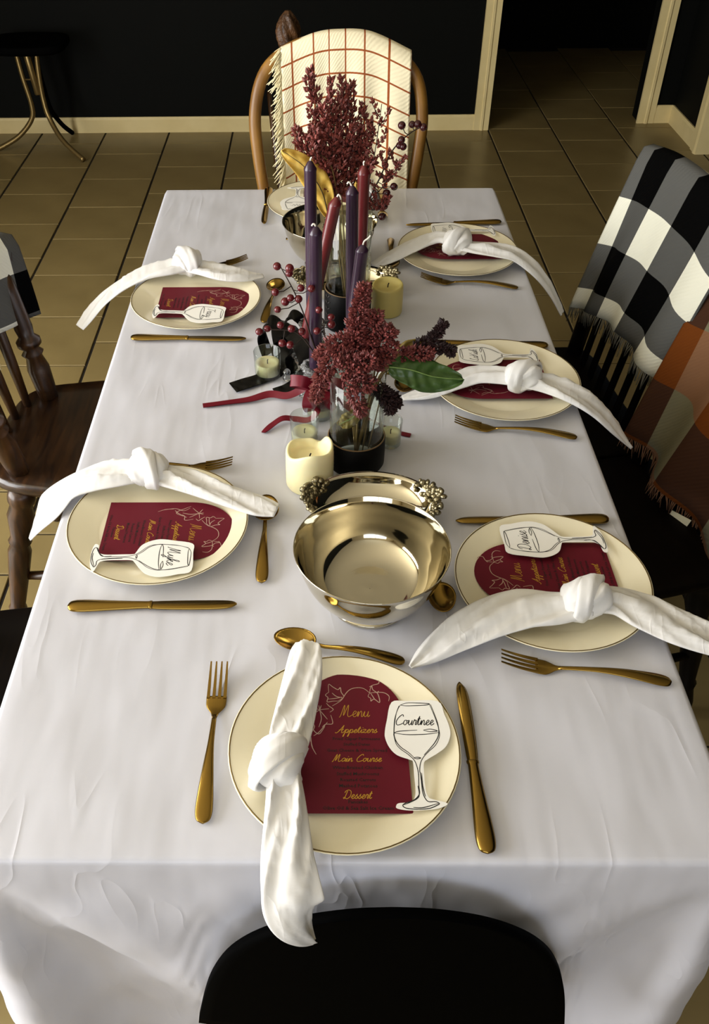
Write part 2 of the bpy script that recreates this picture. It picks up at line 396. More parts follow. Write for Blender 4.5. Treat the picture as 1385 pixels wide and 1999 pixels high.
# ------------------------------------------------------------------ table and tablecloth
TZ=.75; TL=1.7915; TW=.41
tb=thing('dining_table','long dining table hidden under the white tablecloth','table',(0,.9,0))
g=G(); g.box((-TW+.006,-.9+.006,TZ-.032),(TW-.006,.9-.014,TZ-.0005),.006); g.obj('tabletop',M_dark,tb,smooth=False)
for a in ((-.33,-.8,.62),(-.33,.77,.62)):
    g=G(); g.box((a[0],a[1],a[2]),(.33,a[1]+.025,TZ-.033)); g.obj('apron',M_dark,tb,smooth=False)
for sx in (-1,1):
    for sy in (-.82,.78):
        g=G(); g.lathe([(.001,0),(.028,0),(.03,.06),(.034,.3),(.04,.55),(.042,.62),(.042,.7165),(.001,.7165)],14,(sx*.345,sy,0)); g.obj('leg',M_dark,tb)
def cloth():
    NX,NY=60,130; g=G(); Z=TZ+.0025
    def top(x,y):
        e=min(x+TW,TW-x,y,TL-y)
        return Z+(.0011*noise(x*9,y*7)+.0007*noise(x*23+2,y*19))*min(1,e/.05)
    rows=[[(-TW+2*TW*i/NX,TL*j/NY) for i in range(NX+1)] for j in range(NY+1)]
    idx={}; vs=[]
    rr=.014
    for j in range(NY+1):
        for i in range(NX+1):
            x,y=rows[j][i]; idx[i,j]=len(vs); vs.append((x,y,top(x,y)))
    fs=[(idx[i,j],idx[i+1,j],idx[i+1,j+1],idx[i,j+1]) for j in range(NY) for i in range(NX)]
    per=[(i,0) for i in range(NX+1)]+[(NX,j) for j in range(1,NY+1)]+[(i,NY) for i in range(NX-1,-1,-1)]+[(0,j) for j in range(NY-1,0,-1)]
    def sm(a,b,x):
        t=min(1,max(0,(x-a)/(b-a))); return t*t*(3-2*t)
    nr=4; nd=44; prev=[idx[p] for p in per]
    r0=.008
    rings=[]
    for k in range(1,nr+1): rings.append(('r',k/nr*PI/2))
    for k in range(1,nd+1): rings.append(('d',k/nd))
    for kind,t in rings:
        cur=[]
        for (i,j) in per:
            x,y=rows[j][i]; nx=(-1 if i==0 else 1 if i==NX else 0); ny=(-1 if j==0 else 1 if j==NY else 0)
            l=math.hypot(nx,ny); ux,uy=nx/l,ny/l
            # hem drop along the perimeter
            if j==0: drop=.62-.36*sm(-.22,-.15,x)*(1-sm(.26,.32,x))
            elif i in(0,NX): drop=.24+.38*(1-sm(.0,.22,y))
            else: drop=.24
            if kind=='r':
                o=r0*sin(t); z=Z-r0*(1-cos(t))
            else:
                q=t*drop; z=Z-r0-q; o=r0+.012*sm(0,.3,q)
                if j==0:
                    for sgn in (-1,1):
                        dx=(x+TW) if sgn<0 else (TW-x)
                        ph=math.degrees(math.atan2(q,max(dx,1e-4)))
                        am=sm(.02,.28,q)
                        if dx<.45:
                            o+=-.034*am*sm(50,66,ph)*(1-sm(.3,.45,dx))
                            o+=.044*am*sm(74,88,ph)
                            o+=.010*am*math.exp(-((ph-42)/7)**2)-.006*am*math.exp(-((ph-28)/6)**2)
                    o+=(.003*noise(x*9+1,q*14)+.0015*noise(x*31,q*23+5))*sm(0,.1,q)
                else:
                    s=y if i in(0,NX) else x
                    o+=.012*sm(.03,.2,q)*sin(s*17+i*.01)*(1 if 0<j<NY else .3)
            if l>1.1: o*=1.0
            cur.append(len(vs)); vs.append((x+ux*o,y+uy*o,z))
        n=len(per)
        for a in range(n):
            b=(a+1)%n; fs.append((prev[a],prev[b],cur[b],cur[a]))
        prev=cur
    g.add(vs,fs); return g
ct=cloth().obj('tablecloth',M_cloth); tag(ct,'white satin tablecloth hanging over the long dining table','tablecloth')
CZ=TZ+.0045   # what stands on the cloth

# ------------------------------------------------------------------ chairs
def turned(g,p0,p1,prof,n=14):
    """turned spindle: prof = (t along the axis, radius)"""
    p0,p1=V(p0),V(p1); a=(p1-p0); t=a.normalized()
    S=t.cross(V((0,1,0)) if abs(t.y)<.9 else V((1,0,0))).normalized(); U=S.cross(t)
    rows=[[p0+a*q+S*(r*cos(2*PI*k/n))+U*(r*sin(2*PI*k/n)) for k in range(n)] for q,r in prof]
    g.rows(rows,close=True,cap=True)
LEGP=[(0,.014),(.02,.018),(.1,.02),(.2,.017),(.24,.021),(.26,.017),(.5,.024),(.62,.026),(.66,.021),(.68,.026),(.71,.021),(.84,.03),(.9,.024),(.93,.03),(.96,.03),(1,.026)]
POSTP=[(0,.021),(.1,.024),(.24,.026),(.33,.019),(.36,.026),(.39,.017),(.42,.028),(.46,.028),(.49,.018),(.55,.021),(.8,.018),(1,.014)]
def seat_mesh(poly,z0,z1,dish=.008):
    P=cr(poly,6,closed=True); cx=sum(p[0] for p in P)/len(P); cy=sum(p[1] for p in P)/len(P)
    def ring(k,z): return [(cx+(x-cx)*k,cy+(y-cy)*k,z) for x,y in P]
    g=G(); rows=[ring(.001,z0),ring(.9,z0),ring(.97,z0+.008),ring(1,z0+.018),ring(.995,z1-.005),ring(.965,z1),ring(.8,z1-dish*.5),ring(.5,z1-dish),ring(.2,z1-dish),ring(.001,z1-dish)]
    g.rows(rows,close=True); return g
def windsor(name,label,loc,rz,mseat,mturn,back=True):
    t=thing(name,label,'chair',loc,rz)
    seat_mesh([(-.16,-.185),(0,-.215),(.16,-.185),(.205,-.06),(.215,.1),(.18,.215),(0,.235),(-.18,.215),(-.215,.1),(-.205,-.06)],.415,.455).obj('seat',mseat,t)
    for sx in (-1,1):
        for (tx,ty,bx,by) in ((.165,-.13,.22,-.22),(.165,.165,.21,.235)):
            g=G(); turned(g,(sx*bx,by,0),(sx*tx,ty,.425),LEGP); g.obj('leg',mturn,t)
        g=G(); turned(g,(sx*.192,-.175,.19),(sx*.19,.2,.19),[(0,.009),(.2,.012),(.45,.018),(.5,.02),(.55,.018),(.8,.012),(1,.009)]); g.obj('stretcher',mturn,t)
        # arm post
        g=G(); turned(g,(sx*.142,-.135,.45),(sx*.178,-.188,.765),POSTP,16); g.obj('post',mturn,t)
    g=G(); turned(g,(-.19,.02,.19),(.19,.02,.19),[(0,.009),(.4,.015),(.5,.02),(.6,.015),(1,.009)]); g.obj('stretcher',mturn,t)
    for k in range(5):
        a=-1+2*(k+.5)/5
        x=a*.13; y=-.195+.03*a*a
        g=G(); turned(g,(x,y,.45),(x*1.3,y-.065+.02*a*a,.8),[(0,.009),(.3,.0125),(.6,.0125),(1,.008)]); g.obj('spindle',mturn,t)
    pts=cr([(-.20,-.168,.775),(-.16,-.222,.785),(0,-.272,.80),(.16,-.222,.785),(.20,-.168,.775)],6)
    g=G(); g.tube(pts,[.016]*len(pts),10,flat=1.5); g.obj('back_rail',mturn,t)
    return t
windsor('wooden_armchair','dark brown turned wood chair with curved back at left of the table',(-.53,1.168,0),R(-90),M_dark,M_darkv)
windsor('wooden_armchair','near black wooden chair seat at the left table edge nearest the viewer',(-.53,.425,0),R(-90),M_ebseat,M_ebony)

def slat_chair(label,loc,rz,lean=.0):
    """origin on the floor below the foot of the back; local +y points to the table"""
    t=thing('slat_back_chair',label,'chair',loc,rz)
    seat_mesh([(-.19,-.035),(0,-.04),(.19,-.035),(.225,.05),(.225,.3),(.19,.385),(0,.40),(-.19,.385),(-.225,.3),(-.225,.05)],.415,.45).obj('seat',M_ebseat,t)
    for sx in (-1,1):
        for (tx,ty,bx,by) in ((.17,.03,.2,-.03),(.17,.33,.205,.36)):
            g=G(); turned(g,(sx*bx,by,0),(sx*tx,ty,.42),LEGP); g.obj('leg',M_ebony,t)
        g=G(); turned(g,(sx*.195,.0,.2),(sx*.195,.345,.2),[(0,.009),(.5,.014),(1,.009)]); g.obj('stretcher',M_ebony,t)
        g=G(); g.tube([(sx*.195,0,.44),(sx*.2,-.03-lean*.4,.65),(sx*.205,-.085-lean,.9)],[.02,.02,.016],8); g.obj('back_post',M_ebony,t)
    g=G(); turned(g,(-.19,.17,.2),(.19,.17,.2),[(0,.009),(.5,.014),(1,.009)]); g.obj('stretcher',M_ebony,t)
    for k in range(6):
        x=-.135+.27*k/5
        g=G(); g.tube([(x,0,.44),(x*1.02,-.03-lean*.4,.65),(x*1.05,-.085-lean,.9)],[.014]*3,8,flat=.35,up=(0,1,0)); g.obj('slat',M_ebony,t)
    pts=cr([(-.215,-.083-lean,.895),(-.1,-.1-lean,.915),(0,-.105-lean,.92),(.1,-.1-lean,.915),(.215,-.083-lean,.895)],4)
    g=G(); g.tube(pts,.014,10,flat=2.2); g.obj('top_rail',M_ebony,t)
    return t
slat_chair('black slat-back chair under the black and white checked blanket',(.635,1.315,0),R(96.7))
slat_chair('near black chair beneath the rust and brown plaid blanket',(.695,.900,0),R(104),.045).scale=(.86,1,1)

# hoop-back chair at the far end of the table
fc=thing('hoop_back_chair','honey-coloured wooden hoop-back chair at the far end of the table','chair',(.027,2.0,0))
seat_mesh([(-.17,.03),(0,.05),(.17,.03),(.215,-.08),(.22,-.25),(.18,-.36),(0,-.38),(-.18,-.36),(-.22,-.25),(-.215,-.08)],.41,.45).obj('seat',M_oak,fc)
pts=cr([(-.170,.0,.44),(-.198,.02,.6),(-.220,.045,.75),(-.224,.065,.86),(-.192,.085,.955),(-.11,.1,1.010),(0,.103,1.022),(.11,.1,1.008),(.198,.085,.945),(.224,.065,.85),(.218,.045,.75),(.195,.02,.6),(.170,.0,.44)],6)
g=G(); g.tube(pts,.0165,12,flat=.8,up=(0,1,0)); g.obj('hoop',M_oak,fc)
for k in range(5):
    a=-1+2*k/4; x=a*.15; zt=[.905,.985,1.01,.98,.90][k]
    g=G(); turned(g,(x*.9,.01,.44),(x*1.25,.02+.08*(zt-.44)/.56,zt),[(0,.007),(.3,.0105),(.6,.0105),(1,.006)],10); g.obj('spindle',M_darkv,fc)
for sx in (-1,1):
    for ty,by in ((-.03,.04),(-.3,-.35)):
        g=G(); turned(g,(sx*.2,by,0),(sx*.155,ty,.42),LEGP); g.obj('leg',M_oak,fc)
    g=G(); turned(g,(sx*.178,.005,.2),(sx*.178,-.325,.2),[(0,.009),(.5,.014),(1,.009)]); g.obj('stretcher',M_oak,fc)
g=G(); turned(g,(-.178,-.16,.2),(.178,-.16,.2),[(0,.009),(.5,.014),(1,.009)]); g.obj('stretcher',M_oak,fc)

# moulded black chair nearest the viewer
bc=thing('moulded_black_chair','matte black moulded chair pulled up at the near end of the table','chair',(.046,-.051,0))
def shell():
    g=G(); NU,NV=28,34; fr=[];bk=[]
    prof=cr([(.42,.228),(.5,.214),(.56,.200),(.615,.180),(.655,.156),(.685,.128),(.707,.098),(.721,.068),(.730,.036),(.733,.004)],4)
    for (z,hw) in prof:
        f=[];b=[]
        for i in range(NU+1):
            a=-1+2*i/NU; x=a*hw
            y=.010*(x/.2)**2
            f.append((x,y+.006,z)); b.append((x,y-.006,z))
        fr.append(f); bk.append(b)
    g.rows([f+b[::-1] for f,b in zip(fr,bk)],close=True,cap=True); return g
shell().obj('backrest',M_shell,bc)
seat_mesh([(-.19,.03),(0,.02),(.19,.03),(.22,.1),(.22,.32),(.19,.41),(0,.43),(-.19,.41),(-.22,.32),(-.22,.1)],.425,.455,.012).obj('seat',M_shell,bc)
for sx in (-1,1):
    for ty,by in ((.08,.02),(.36,.4)):
        g=G(); g.tube([(sx*.2,by,0),(sx*.16,ty,.43)],[.011,.014],10); g.obj('leg',M_ebony,bc)

# ------------------------------------------------------------------ blankets over the chair backs
def drape(name,label,m,top,fvec,bvec,width,N,loc=None,fold=.008,nfold=3.5,over=.02,fr_side=(),mf=None,uvo=(0,0),nu=34,nv=36,ed=0,mid=None):
    """top: polyline along the rail; fvec/bvec: drop vectors in front/behind at both ends; N: outward normal of the chair front"""
    T=cr(top,10); N=V(N).normalized(); t=thing(name,label,'blanket',(0,0,0))
    def tp(u):
        f=u*(len(T)-1); i=min(int(f),len(T)-2); a=V(T[i]);b=V(T[i+1]); return a+(b-a)*(f-i)
    def lerp(p,u): return V(p[0])*(1-u)+V(p[1])*u
    def pos(u,s):
        # s in [-1,1]: -1 back hem, 0 over the rail, 1 front hem
        P=tp(u); k=abs(s); arc=min(1,k/.07)
        side=N*over*(1 if s>0 else -1)*sin(arc*PI/2)
        vec=lerp(fvec,u) if s>0 else lerp(bvec,u)
        kk=max(0,(k-.05)/.95)
        q=P+V((0,0,over*cos(arc*PI/2)))+side+vec*kk
        w=fold*kk*(sin(u*nfold*2*PI+.6+s)+.5*sin(u*nfold*3.7+2+s*2))
        if mid and s>0: q=q+V(mid)*sin(kk*PI)
        return q+N*w*(1 if s>0 else -.6)
    rows=[];uvs=[]
    lf=(V(fvec[0]).length+V(fvec[1]).length)/2; lb=(V(bvec[0]).length+V(bvec[1]).length)/2
    for j in range(nv+1):
        s=-1+2*j/nv
        s=math.copysign(abs(s)**1.15,s)
        rows.append([pos(i/nu,s) for i in range(nu+1)])
        uvs.append([(uvo[0]+width*i/nu,uvo[1]+(lf*s if s>0 else lb*s)) for i in range(nu+1)])
    g=G(); g.rows(rows,uvs=uvs); o=g.obj('cloth',m,t)
    md=o.modifiers.new('thick','SOLIDIFY'); md.thickness=.0035; md.offset=0
    rnd=random.Random(len(label))
    def yarn(g,a,d,l,r=.0016):
        a=V(a); d=V(d).normalized(); k=V((rnd.uniform(-1,1),rnd.uniform(-1,1),rnd.uniform(-1,1)))*.25*l
        g.tube([a,a+d*l*.5+k*.6,a+d*l+k],[r,r*.9,r*.5],5)
    g=G()
    for sd in fr_side:
        if sd in('front','back'):
            s=1 if sd=='front' else -1; n=int(width/.0042)
            for i in range(n):
                u=(i+rnd.random()*.7)/n; yarn(g,pos(min(u,1),s),(0,0,-1),rnd.uniform(.022,.04),.0014)
        else:
            u=0 if sd=='u0' else 1; n=int(lf/.0019)
            for i in range(n):
                s=(i+rnd.random())/n
                a=pos(u,s); out=(pos(u,s)-pos(.06 if u==0 else .94,s)).normalized()
                yarn(g,a,out+V((0,0,-.55-.5*rnd.random()))+N*rnd.uniform(-.1,.4),rnd.uniform(.022,.046),.0018)
    if g.v: stuff(g.obj('fringe',mf,o))
    return t,pos
drape('checked_blanket','black and white buffalo check blanket over the right-hand slat-back chair',M_bw,
      [(.700,1.54,.918),(.722,1.42,.936),(.744,1.255,.938),(.755,1.085,.918)],[(-.085,-.015,-.36),(-.075,.02,-.30)],[(.05,0,-.3),(.05,0,-.3)],.47,(-1,-.12,.2),
      fold=.010,fr_side=('front',),mf=M_fr_grey,uvo=(.125,.098),over=.027)
_,bp=drape('plaid_blanket','rust brown and cream plaid blanket with fringe over the chair nearest on the right',M_or,
      [(.770,1.140,.905),(.800,1.0,.935),(.830,.85,.938),(.875,.66,.92)],[(-.12,-.06,-.40),(-.11,.03,-.52)],[(.05,0,-.3),(.05,0,-.3)],.48,(-.97,-.25,.2),
      fold=.02,nfold=2.3,fr_side=('front',),mf=M_fr_brown,uvo=(.2,.07),over=.03)
drape('checked_throw','black and white checked throw over the back of the dark wooden chair at left',M_bw,
      [(-.712,1.374,.796),(-.760,1.28,.812),(-.80,1.168,.827),(-.76,1.06,.822)],[(.012,.0,-.17),(.01,0,-.18)],[(-.05,.02,-.28),(-.05,0,-.28)],.36,(1,.25,.1),
      fold=.006,fr_side=('back',),mf=M_fr_cream,uvo=(.05,.03),over=.032)
drape('throw_blanket','cream throw blanket with thin rust grid and fringe over the far chair',M_grid,
      [(-.125,2.092,.986),(-.04,2.104,1.016),(.027,2.107,1.024),(.11,2.106,1.018),(.215,2.092,.976)],[(.012,-.09,-.46),(.005,-.09,-.46)],[(0,.06,-.4),(0,.06,-.4)],.345,(0,-1,.1),
      fold=.012,nfold=4.6,fr_side=('u0',),mf=M_fr_cream,uvo=(.02,.01),over=.022,nu=44)

# ------------------------------------------------------------------ cutlery (local +y from handle end to tip)
def sect(y,hw,z,th,n=12,p=1.0):
    return [(hw*cos(2*PI*k/n),y,z+th*sin(2*PI*k/n)) for k in range(n)]
def handle_loft(L,wmax,zarc,w1=.0028):
    g=G(); rows=[]
    P=cr([(0,.0015),(.003,wmax*.72),(.010,wmax*.97),(.022,wmax),(.045,wmax*.83),(.075,wmax*.56),(.1,wmax*.38),(L,w1)],4)
    for y,hw in P:
        t=y/L; rows.append(sect(y,max(hw,.0006),zarc(y),.0017+.0007*sin(PI*min(t*1.5,1))))
    g.rows(rows,close=True,cap=True); return g
def fork_parts():
    za=lambda y: .0022+.0068*sin(PI*min(1,y/.15))**1.2
    h=handle_loft(.138,.0095,za)
    zc=lambda y: .0022+.0068*sin(PI*min(1,y/.15))**1.2 if y<.15 else .0022+.012*((y-.15)/.06)**1.8
    hd=G(); rows=[]
    for y,hw in cr([(.134,.003),(.141,.0046),(.147,.0085),(.153,.0115),(.160,.0122),(.166,.0122)],3):
        rows.append(sect(y,hw,zc(y)-.0012*sin(PI*min(1,(y-.134)/.04)),.0012,14))
    hd.rows(rows,close=True,cap=True)
    tn=G(); rows=[]
    for k in range(9):
        y=.163+.047*k/8; w=.0019*(1-.55*(k/8)**2); th=.0011*(1-.4*k/8)
        z=zc(y); rows.append([(-w,y,z-th),(w,y,z-th),(w,y,z+th),(-w,y,z+th)])
    tn.rows(rows,close=True,cap=True)
    return h.mesh('handle'),hd.mesh('head'),tn.mesh('tine',False)
def knife_parts():
    h=G(); rows=[]
    for y,hw,th in cr([(0,.001,.001),(.003,.0075,.003),(.012,.0105,.0042),(.03,.0105,.0042),(.06,.0085,.0040),(.09,.0068,.0038),(.107,.0062,.0036),(.110,.0072,.0036),(.113,.0072,.0032)],4):
        rows.append(sect(y,max(hw,.0006),.0046,max(th,.0006),14))
    h.rows(rows,close=True,cap=True)
    b=G(); rows=[]
    # left edge (spine) and right edge (cutting side)
    for y,xl,xr in cr([(.110,-.0055,.0060),(.122,-.0062,.0075),(.15,-.0066,.0088),(.18,-.0064,.0092),(.205,-.0060,.0086),(.217,-.0050,.0066),(.223,-.003,.0035),(.226,-.0004,.0006)],4):
        rows.append([(xl,y,.0030),(xr*.6,y,.0028),(xr,y,.0036),(xr*.6,y,.0050),(xl,y,.0052)])
    b.rows(rows,close=True,cap=True)
    return h.mesh('handle'),b.mesh('blade')
def spoon_parts():
    za=lambda y: .002+.0075*sin(PI*min(1,y/.125))**1.2+.006*max(0,(y-.105)/.02)
    h=handle_loft(.122,.0088,za)
    b=G(); nr,na=8,28; up=[];lo=[]
    for i in range(nr+1):
        r=i/nr; a=[];c=[]
        for k in range(na):
            th=2*PI*k/na; x=.0195*r*cos(th)*(1-.10*sin(th)); y=.146+.0285*r*sin(th)
            z=.0018+.0085*r**2.2; a.append((x,y,z+.0012)); c.append((x,y,z))
        up.append(a); lo.append(c)
    b.rows(lo+up[::-1],close=True)
    return h.mesh('handle'),b.mesh('bowl')
FK,KN,SP=fork_parts(),knife_parts(),spoon_parts()
for me in FK+KN+SP: me.materials.append(M_gold)
def cutlery(kind,label,p0,p1,group,z=CZ,m=None):
    a=math.atan2(p1[1]-p0[1],p1[0]-p0[0])-PI/2
    t=thing(kind,label,kind.split('_')[-1],(p0[0],p0[1],z),a,group)
    nat={'dinner_fork':.210,'dinner_knife':.226,'tea_spoon':.1745}[kind]
    s=math.hypot(p1[0]-p0[0],p1[1]-p0[1])/nat; t.scale=(min(s,1.03) if s>1 else max(s,.97),s,1)
    if kind=='dinner_fork':
        link('handle',FK[0],None,t); link('head',FK[1],None,t)
        for k in range(4): link('tine',FK[2],None,t,(-.0099+.0066*k,0,0))
    elif kind=='dinner_knife': link('handle',KN[0],None,t); link('blade',KN[1],None,t)
    else: link('handle',SP[0],None,t); link('bowl',SP[1],None,t)
    return t

# ------------------------------------------------------------------ plate
PR=.1313
def plate_meshes():
    g=G(); P=cr([(.0005,.0058),(.06,.0058),(.082,.0062),(.090,.0078),(.100,.0105),(.115,.0150),(.127,.0186),(.1306,.0194)],4)
    under=cr([(.1313,.0188),(.128,.0160),(.115,.0118),(.100,.0072),(.088,.0036),(.076,.0030),(.074,.0004),(.069,.0004),(.067,.0030),(.0005,.0034)],4)
    g.lathe(P+under,72); b=g.mesh('dish'); b.materials.append(M_plate)
    g=G(); n=72; rr=.1293
    g.lathe([(rr-.0006,.01905),(rr-.0006,.01955),(rr+.0006,.01985),(rr+.0006,.0193)],n); r=g.mesh('rim_band'); r.materials.append(M_rimline)
    return b,r
PM=plate_meshes()
def plate(label,x,y):
    t=thing('dinner_plate',label,'plate',(x,y,CZ),0,'cream plates with a dark rim line'); d=link('dish',PM[0],None,t); link('rim_band',PM[1],None,d); return t

# ------------------------------------------------------------------ lettering: a small pen-stroke script alphabet
F={
'a':(1.0,[[(.85,.85),(.45,1),(.08,.55),(.3,.02),(.7,.35),(.88,.9),(.8,.2),(1,.05),(1.1,.3)]]),
'c':(.8,[[(.75,.8),(.45,1),(.1,.5),(.35,0),(.8,.15),(.95,.35)]]),
'e':(.8,[[(.0,.25),(.45,.5),(.65,.85),(.4,1),(.15,.5),(.35,0),(.7,.12),(.9,.35)]]),
'h':(1.0,[[(0,.2),(.5,1.7),(.45,2.05),(.25,1.7),(.15,0),(.3,.7),(.6,1),(.75,.7),(.75,.1),(1.05,.25)]]),
'i':(.5,[[(0,.3),(.25,.95),(.2,.15),(.4,.02),(.6,.3)],[(.3,1.4),(.38,1.5)]]),
'k':(1.0,[[(0,.2),(.5,1.7),(.45,2.05),(.25,1.7),(.15,0),(.3,.6),(.7,1),(.65,.65),(.35,.5),(.8,.02),(1.05,.2)]]),
'n':(1.0,[[(0,.3),(.2,.95),(.18,0),(.4,.7),(.62,1),(.75,.7),(.75,.12),(.9,.02),(1.1,.3)]]),
'o':(.9,[[(.6,.95),(.25,.9),(.08,.4),(.35,0),(.7,.3),(.65,.85),(.5,1),(.75,.85),(1,.95)]]),
'p':(1.0,[[(0,.3),(.28,1),(.2,0),(.05,-1),(.2,-.9),(.3,.6),(.6,1),(.85,.6),(.6,.05),(.3,.2),(.7,0),(1.05,.3)]]),
'r':(.75,[[(0,.3),(.25,1.1),(.3,.9),(.6,.95),(.5,.3),(.6,.02),(.85,.3)]]),
's':(.75,[[(0,.1),(.45,1.1),(.4,.8),(.65,.35),(.45,.0),(.15,.1),(.5,.05),(.85,.35)]]),
't':(.7,[[(0,.3),(.4,1.8),(.28,.3),(.45,.02),(.75,.3)],[(.05,1.2),(.65,1.3)]]),
'u':(1.0,[[(0,.3),(.22,.95),(.18,.25),(.4,.0),(.7,.4),(.8,.95),(.76,.15),(.92,.02),(1.1,.3)]]),
'y':(1.0,[[(0,.3),(.22,.95),(.2,.3),(.42,.1),(.7,.45),(.8,.95),(.7,-.5),(.4,-1),(.25,-.7),(.9,.1),(1.1,.3)]]),
'z':(.85,[[(.0,.8),(.25,1),(.65,.9),(.4,.5),(.05,.08),(.4,.12),(.7,.0),(.95,.3)]]),
'm':(1.5,[[(0,.3),(.2,.95),(.18,0),(.4,.7),(.6,1),(.68,.6),(.66,0),(.85,.7),(1.05,1),(1.18,.6),(1.18,.1),(1.35,.02),(1.55,.3)]]),
'A':(1.7,[[(-.2,.15),(.1,-.05),(.6,.6),(1.2,2.1),(1.2,1.9),(1.15,.3),(1.35,0),(1.7,.3)],[(.45,.8),(.9,.85),(1.45,1)]]),
'C':(1.5,[[(1.35,1.7),(1.15,2.1),(.6,1.7),(.15,.8),(.35,.05),(.9,.05),(1.5,.35)]]),
'D':(1.7,[[(.6,1.9),(.35,.1),(.1,.15),(.3,.3),(.9,-.05),(1.5,.6),(1.4,1.7),(.8,2.1),(.2,1.8),(.1,1.4)]]),
'K':(1.5,[[(.3,2),(.25,1),(.15,0)],[(1.3,2),(.8,1.3),(.3,1),(.7,.9),(1,.2),(1.4,.05),(1.6,.3)]]),
'L':(1.2,[[(.7,1.7),(.6,2.1),(.4,1.6),(.35,.5),(.05,.1),(.3,.15),(.8,0),(1.2,.3)]]),
'M':(2.0,[[(0,-.1),(.2,.2),(.6,2.0),(.7,1.5),(.65,.2),(1.2,2.0),(1.3,1.6),(1.3,.4),(1.55,0),(2,.3)]]),
'T':(1.4,[[(.1,1.7),(.4,2),(1.1,1.85),(1.6,2.1)],[(.9,1.9),(.7,.8),(.5,.05),(.25,.1)]]),
' ':(.8,[]),
}
def script(g,text,cx,cy,width,wd,z,slant=.28,n=5,hs=1.0,taper=False):
    """centre a word in pen script on (cx,cy); width is its total width"""
    adv=sum(F[c][0] for c in text); s=width/adv; x=0; P=[]
    for c in text:
        for st in F[c][1]:
            P.append([((x+px+slant*py)*s,py*s*hs) for px,py in st])
        x+=F[c][0]
    for st in P:
        pts=cr([(cx-width/2-slant*s*.6+a,cy-s*hs*.8+b) for a,b in st],n)
        g.stroke(pts,wd,z,taper)
def text_mesh(lines,z):
    """plain sans lettering; lines=(text,x,y,width)"""
    g=G()
    for tx,x,y,wd in lines:
        cu=D.curves.new('t','FONT'); cu.body=tx; cu.align_x='CENTER'; cu.align_y='CENTER'; cu.size=1; cu.offset=.012; cu.resolution_u=1
        o=D.objects.new('t',cu); COL.objects.link(o); bpy.context.view_layer.update()
        me=D.meshes.new_from_object(o.evaluated_get(bpy.context.evaluated_depsgraph_get()))
        xs=[v.co.x for v in me.vertices]; s=wd/(max(xs)-min(xs)); c=(max(xs)+min(xs))/2
        sy=min(s,.0062)
        g.add([(x+(v.co.x-c)*s,y+v.co.y*sy,z) for v in me.vertices],[tuple(p.vertices) for p in me.polygons])
        D.objects.remove(o); D.meshes.remove(me); D.curves.remove(cu)
    return g

# ------------------------------------------------------------------ menu card (local: bottom centre at the origin, +y towards the arched top)
MW,MH=.0625,.189
VINE=[[(-26,160),(-26,172),(-21,168),(-15,164),(-12,167),(-11,160),(-8,154),(-11,150),(-15,147)],[(-26,160),(-30,156),(-27,152),(-28,146),(-21,147),(-15,147)],[(-22,159),(-17,154),(-10,152)],[(-27,150),(-18,151),(-10,153)],[(-22,140),(-15,145),(-10,150),(-5,159),(1,165),(10,167),(17,165),(23,159)],[(23,159),(21,154),(24,151),(24,147),(28,150),(34,145),(34,152),(32,159),(27,164),(26,170),(24,165),(23,159)],[(23,159),(33,160),(41,159),(46,154),(45,147)],[(24,159),(29,149)],[(32,159),(34,162)],[(23,168),(28,171),(34,173),(35,177),(32,181),(31,179)],[(-49,124),(-43,129),(-37,134),(-26,136)],[(-37,134),(-46,139)],[(-37,134),(-35,141)],[(-37,134),(-38,141)],[(-37,134),(-35,122),(-38,110)],[(-37,134),(-28,121)],[(-29,144),(-26,140),(-21,135),(-25,131)],[(-24,127),(-22,115),(-30,114),(-34,110)],[(-53,121),(-47,111),(-42,103),(-37,101),(-31,111)],[(-47,96),(-46,84),(-41,73)],[(-49,120),(-43,111),(-48,98),(-45,82)],[(-44,98),(-37,104),(-28,117)]]
def menu_meshes():
    poly=[(-MW,0),(MW,0)]+[(MW*cos(a),MH-.068+.068*sin(a)) for a in [PI*k/28 for k in range(29)]]
    g=G(); g.prism(poly,0,.0006); card=g.mesh('card',False); card.materials.append(M_menu)
    z=.00075
    g=G(); script(g,'Menu',.004,.131,.035,.0007,z,hs=1.1,slant=.15); script(g,'Appetizers',.006,.106,.047,.0008,z,hs=.88); script(g,'Main Course',.005,.0675,.055,.0008,z,hs=.9); script(g,'Dessert',.004,.0215,.031,.0008,z,hs=1.0)
    gold=g.mesh('gold_lettering',False,False); gold.materials.append(M_goldink)
    L=[('Fried Caper Parmesans',.005,.094,.054),('Stuffed Dates',.005,.0865,.030),('Goat Cheese & Olive Spread',.005,.0785,.068),('Wine-Braised Chicken',.005,.056,.056),('Stuffed Mushrooms',.005,.048,.047),('Roasted Carrots',.005,.0405,.039),('Mashed Potatoes',.005,.033,.042),('Pancakes',.004,.0135,.021),('Olive Oil & Sea Salt Ice Cream',.004,.006,.076)]
    g=text_mesh(L,z); blk=g.mesh('black_lettering',False,False); blk.materials.append(M_blackink)
    g=G()
    for st in VINE: g.stroke(cr([(x/1000,y/1000) for x,y in st],5),.0010,z)
    vine=g.mesh('vine_drawing',False,False); vine.materials.append(M_vine)
    return card,gold,blk,vine
MM=menu_meshes()
MZ=CZ+.0120
def menu(label,x,y,rz,z=MZ):
    t=thing('menu_card',label,'menu',(x,y,z),rz,'burgundy arched menu cards')
    c=link('card',MM[0],None,t)
    for n_,me in zip(('gold_lettering','black_lettering','vine_drawing'),MM[1:]): stuff(link(n_,me,None,c))
    return t

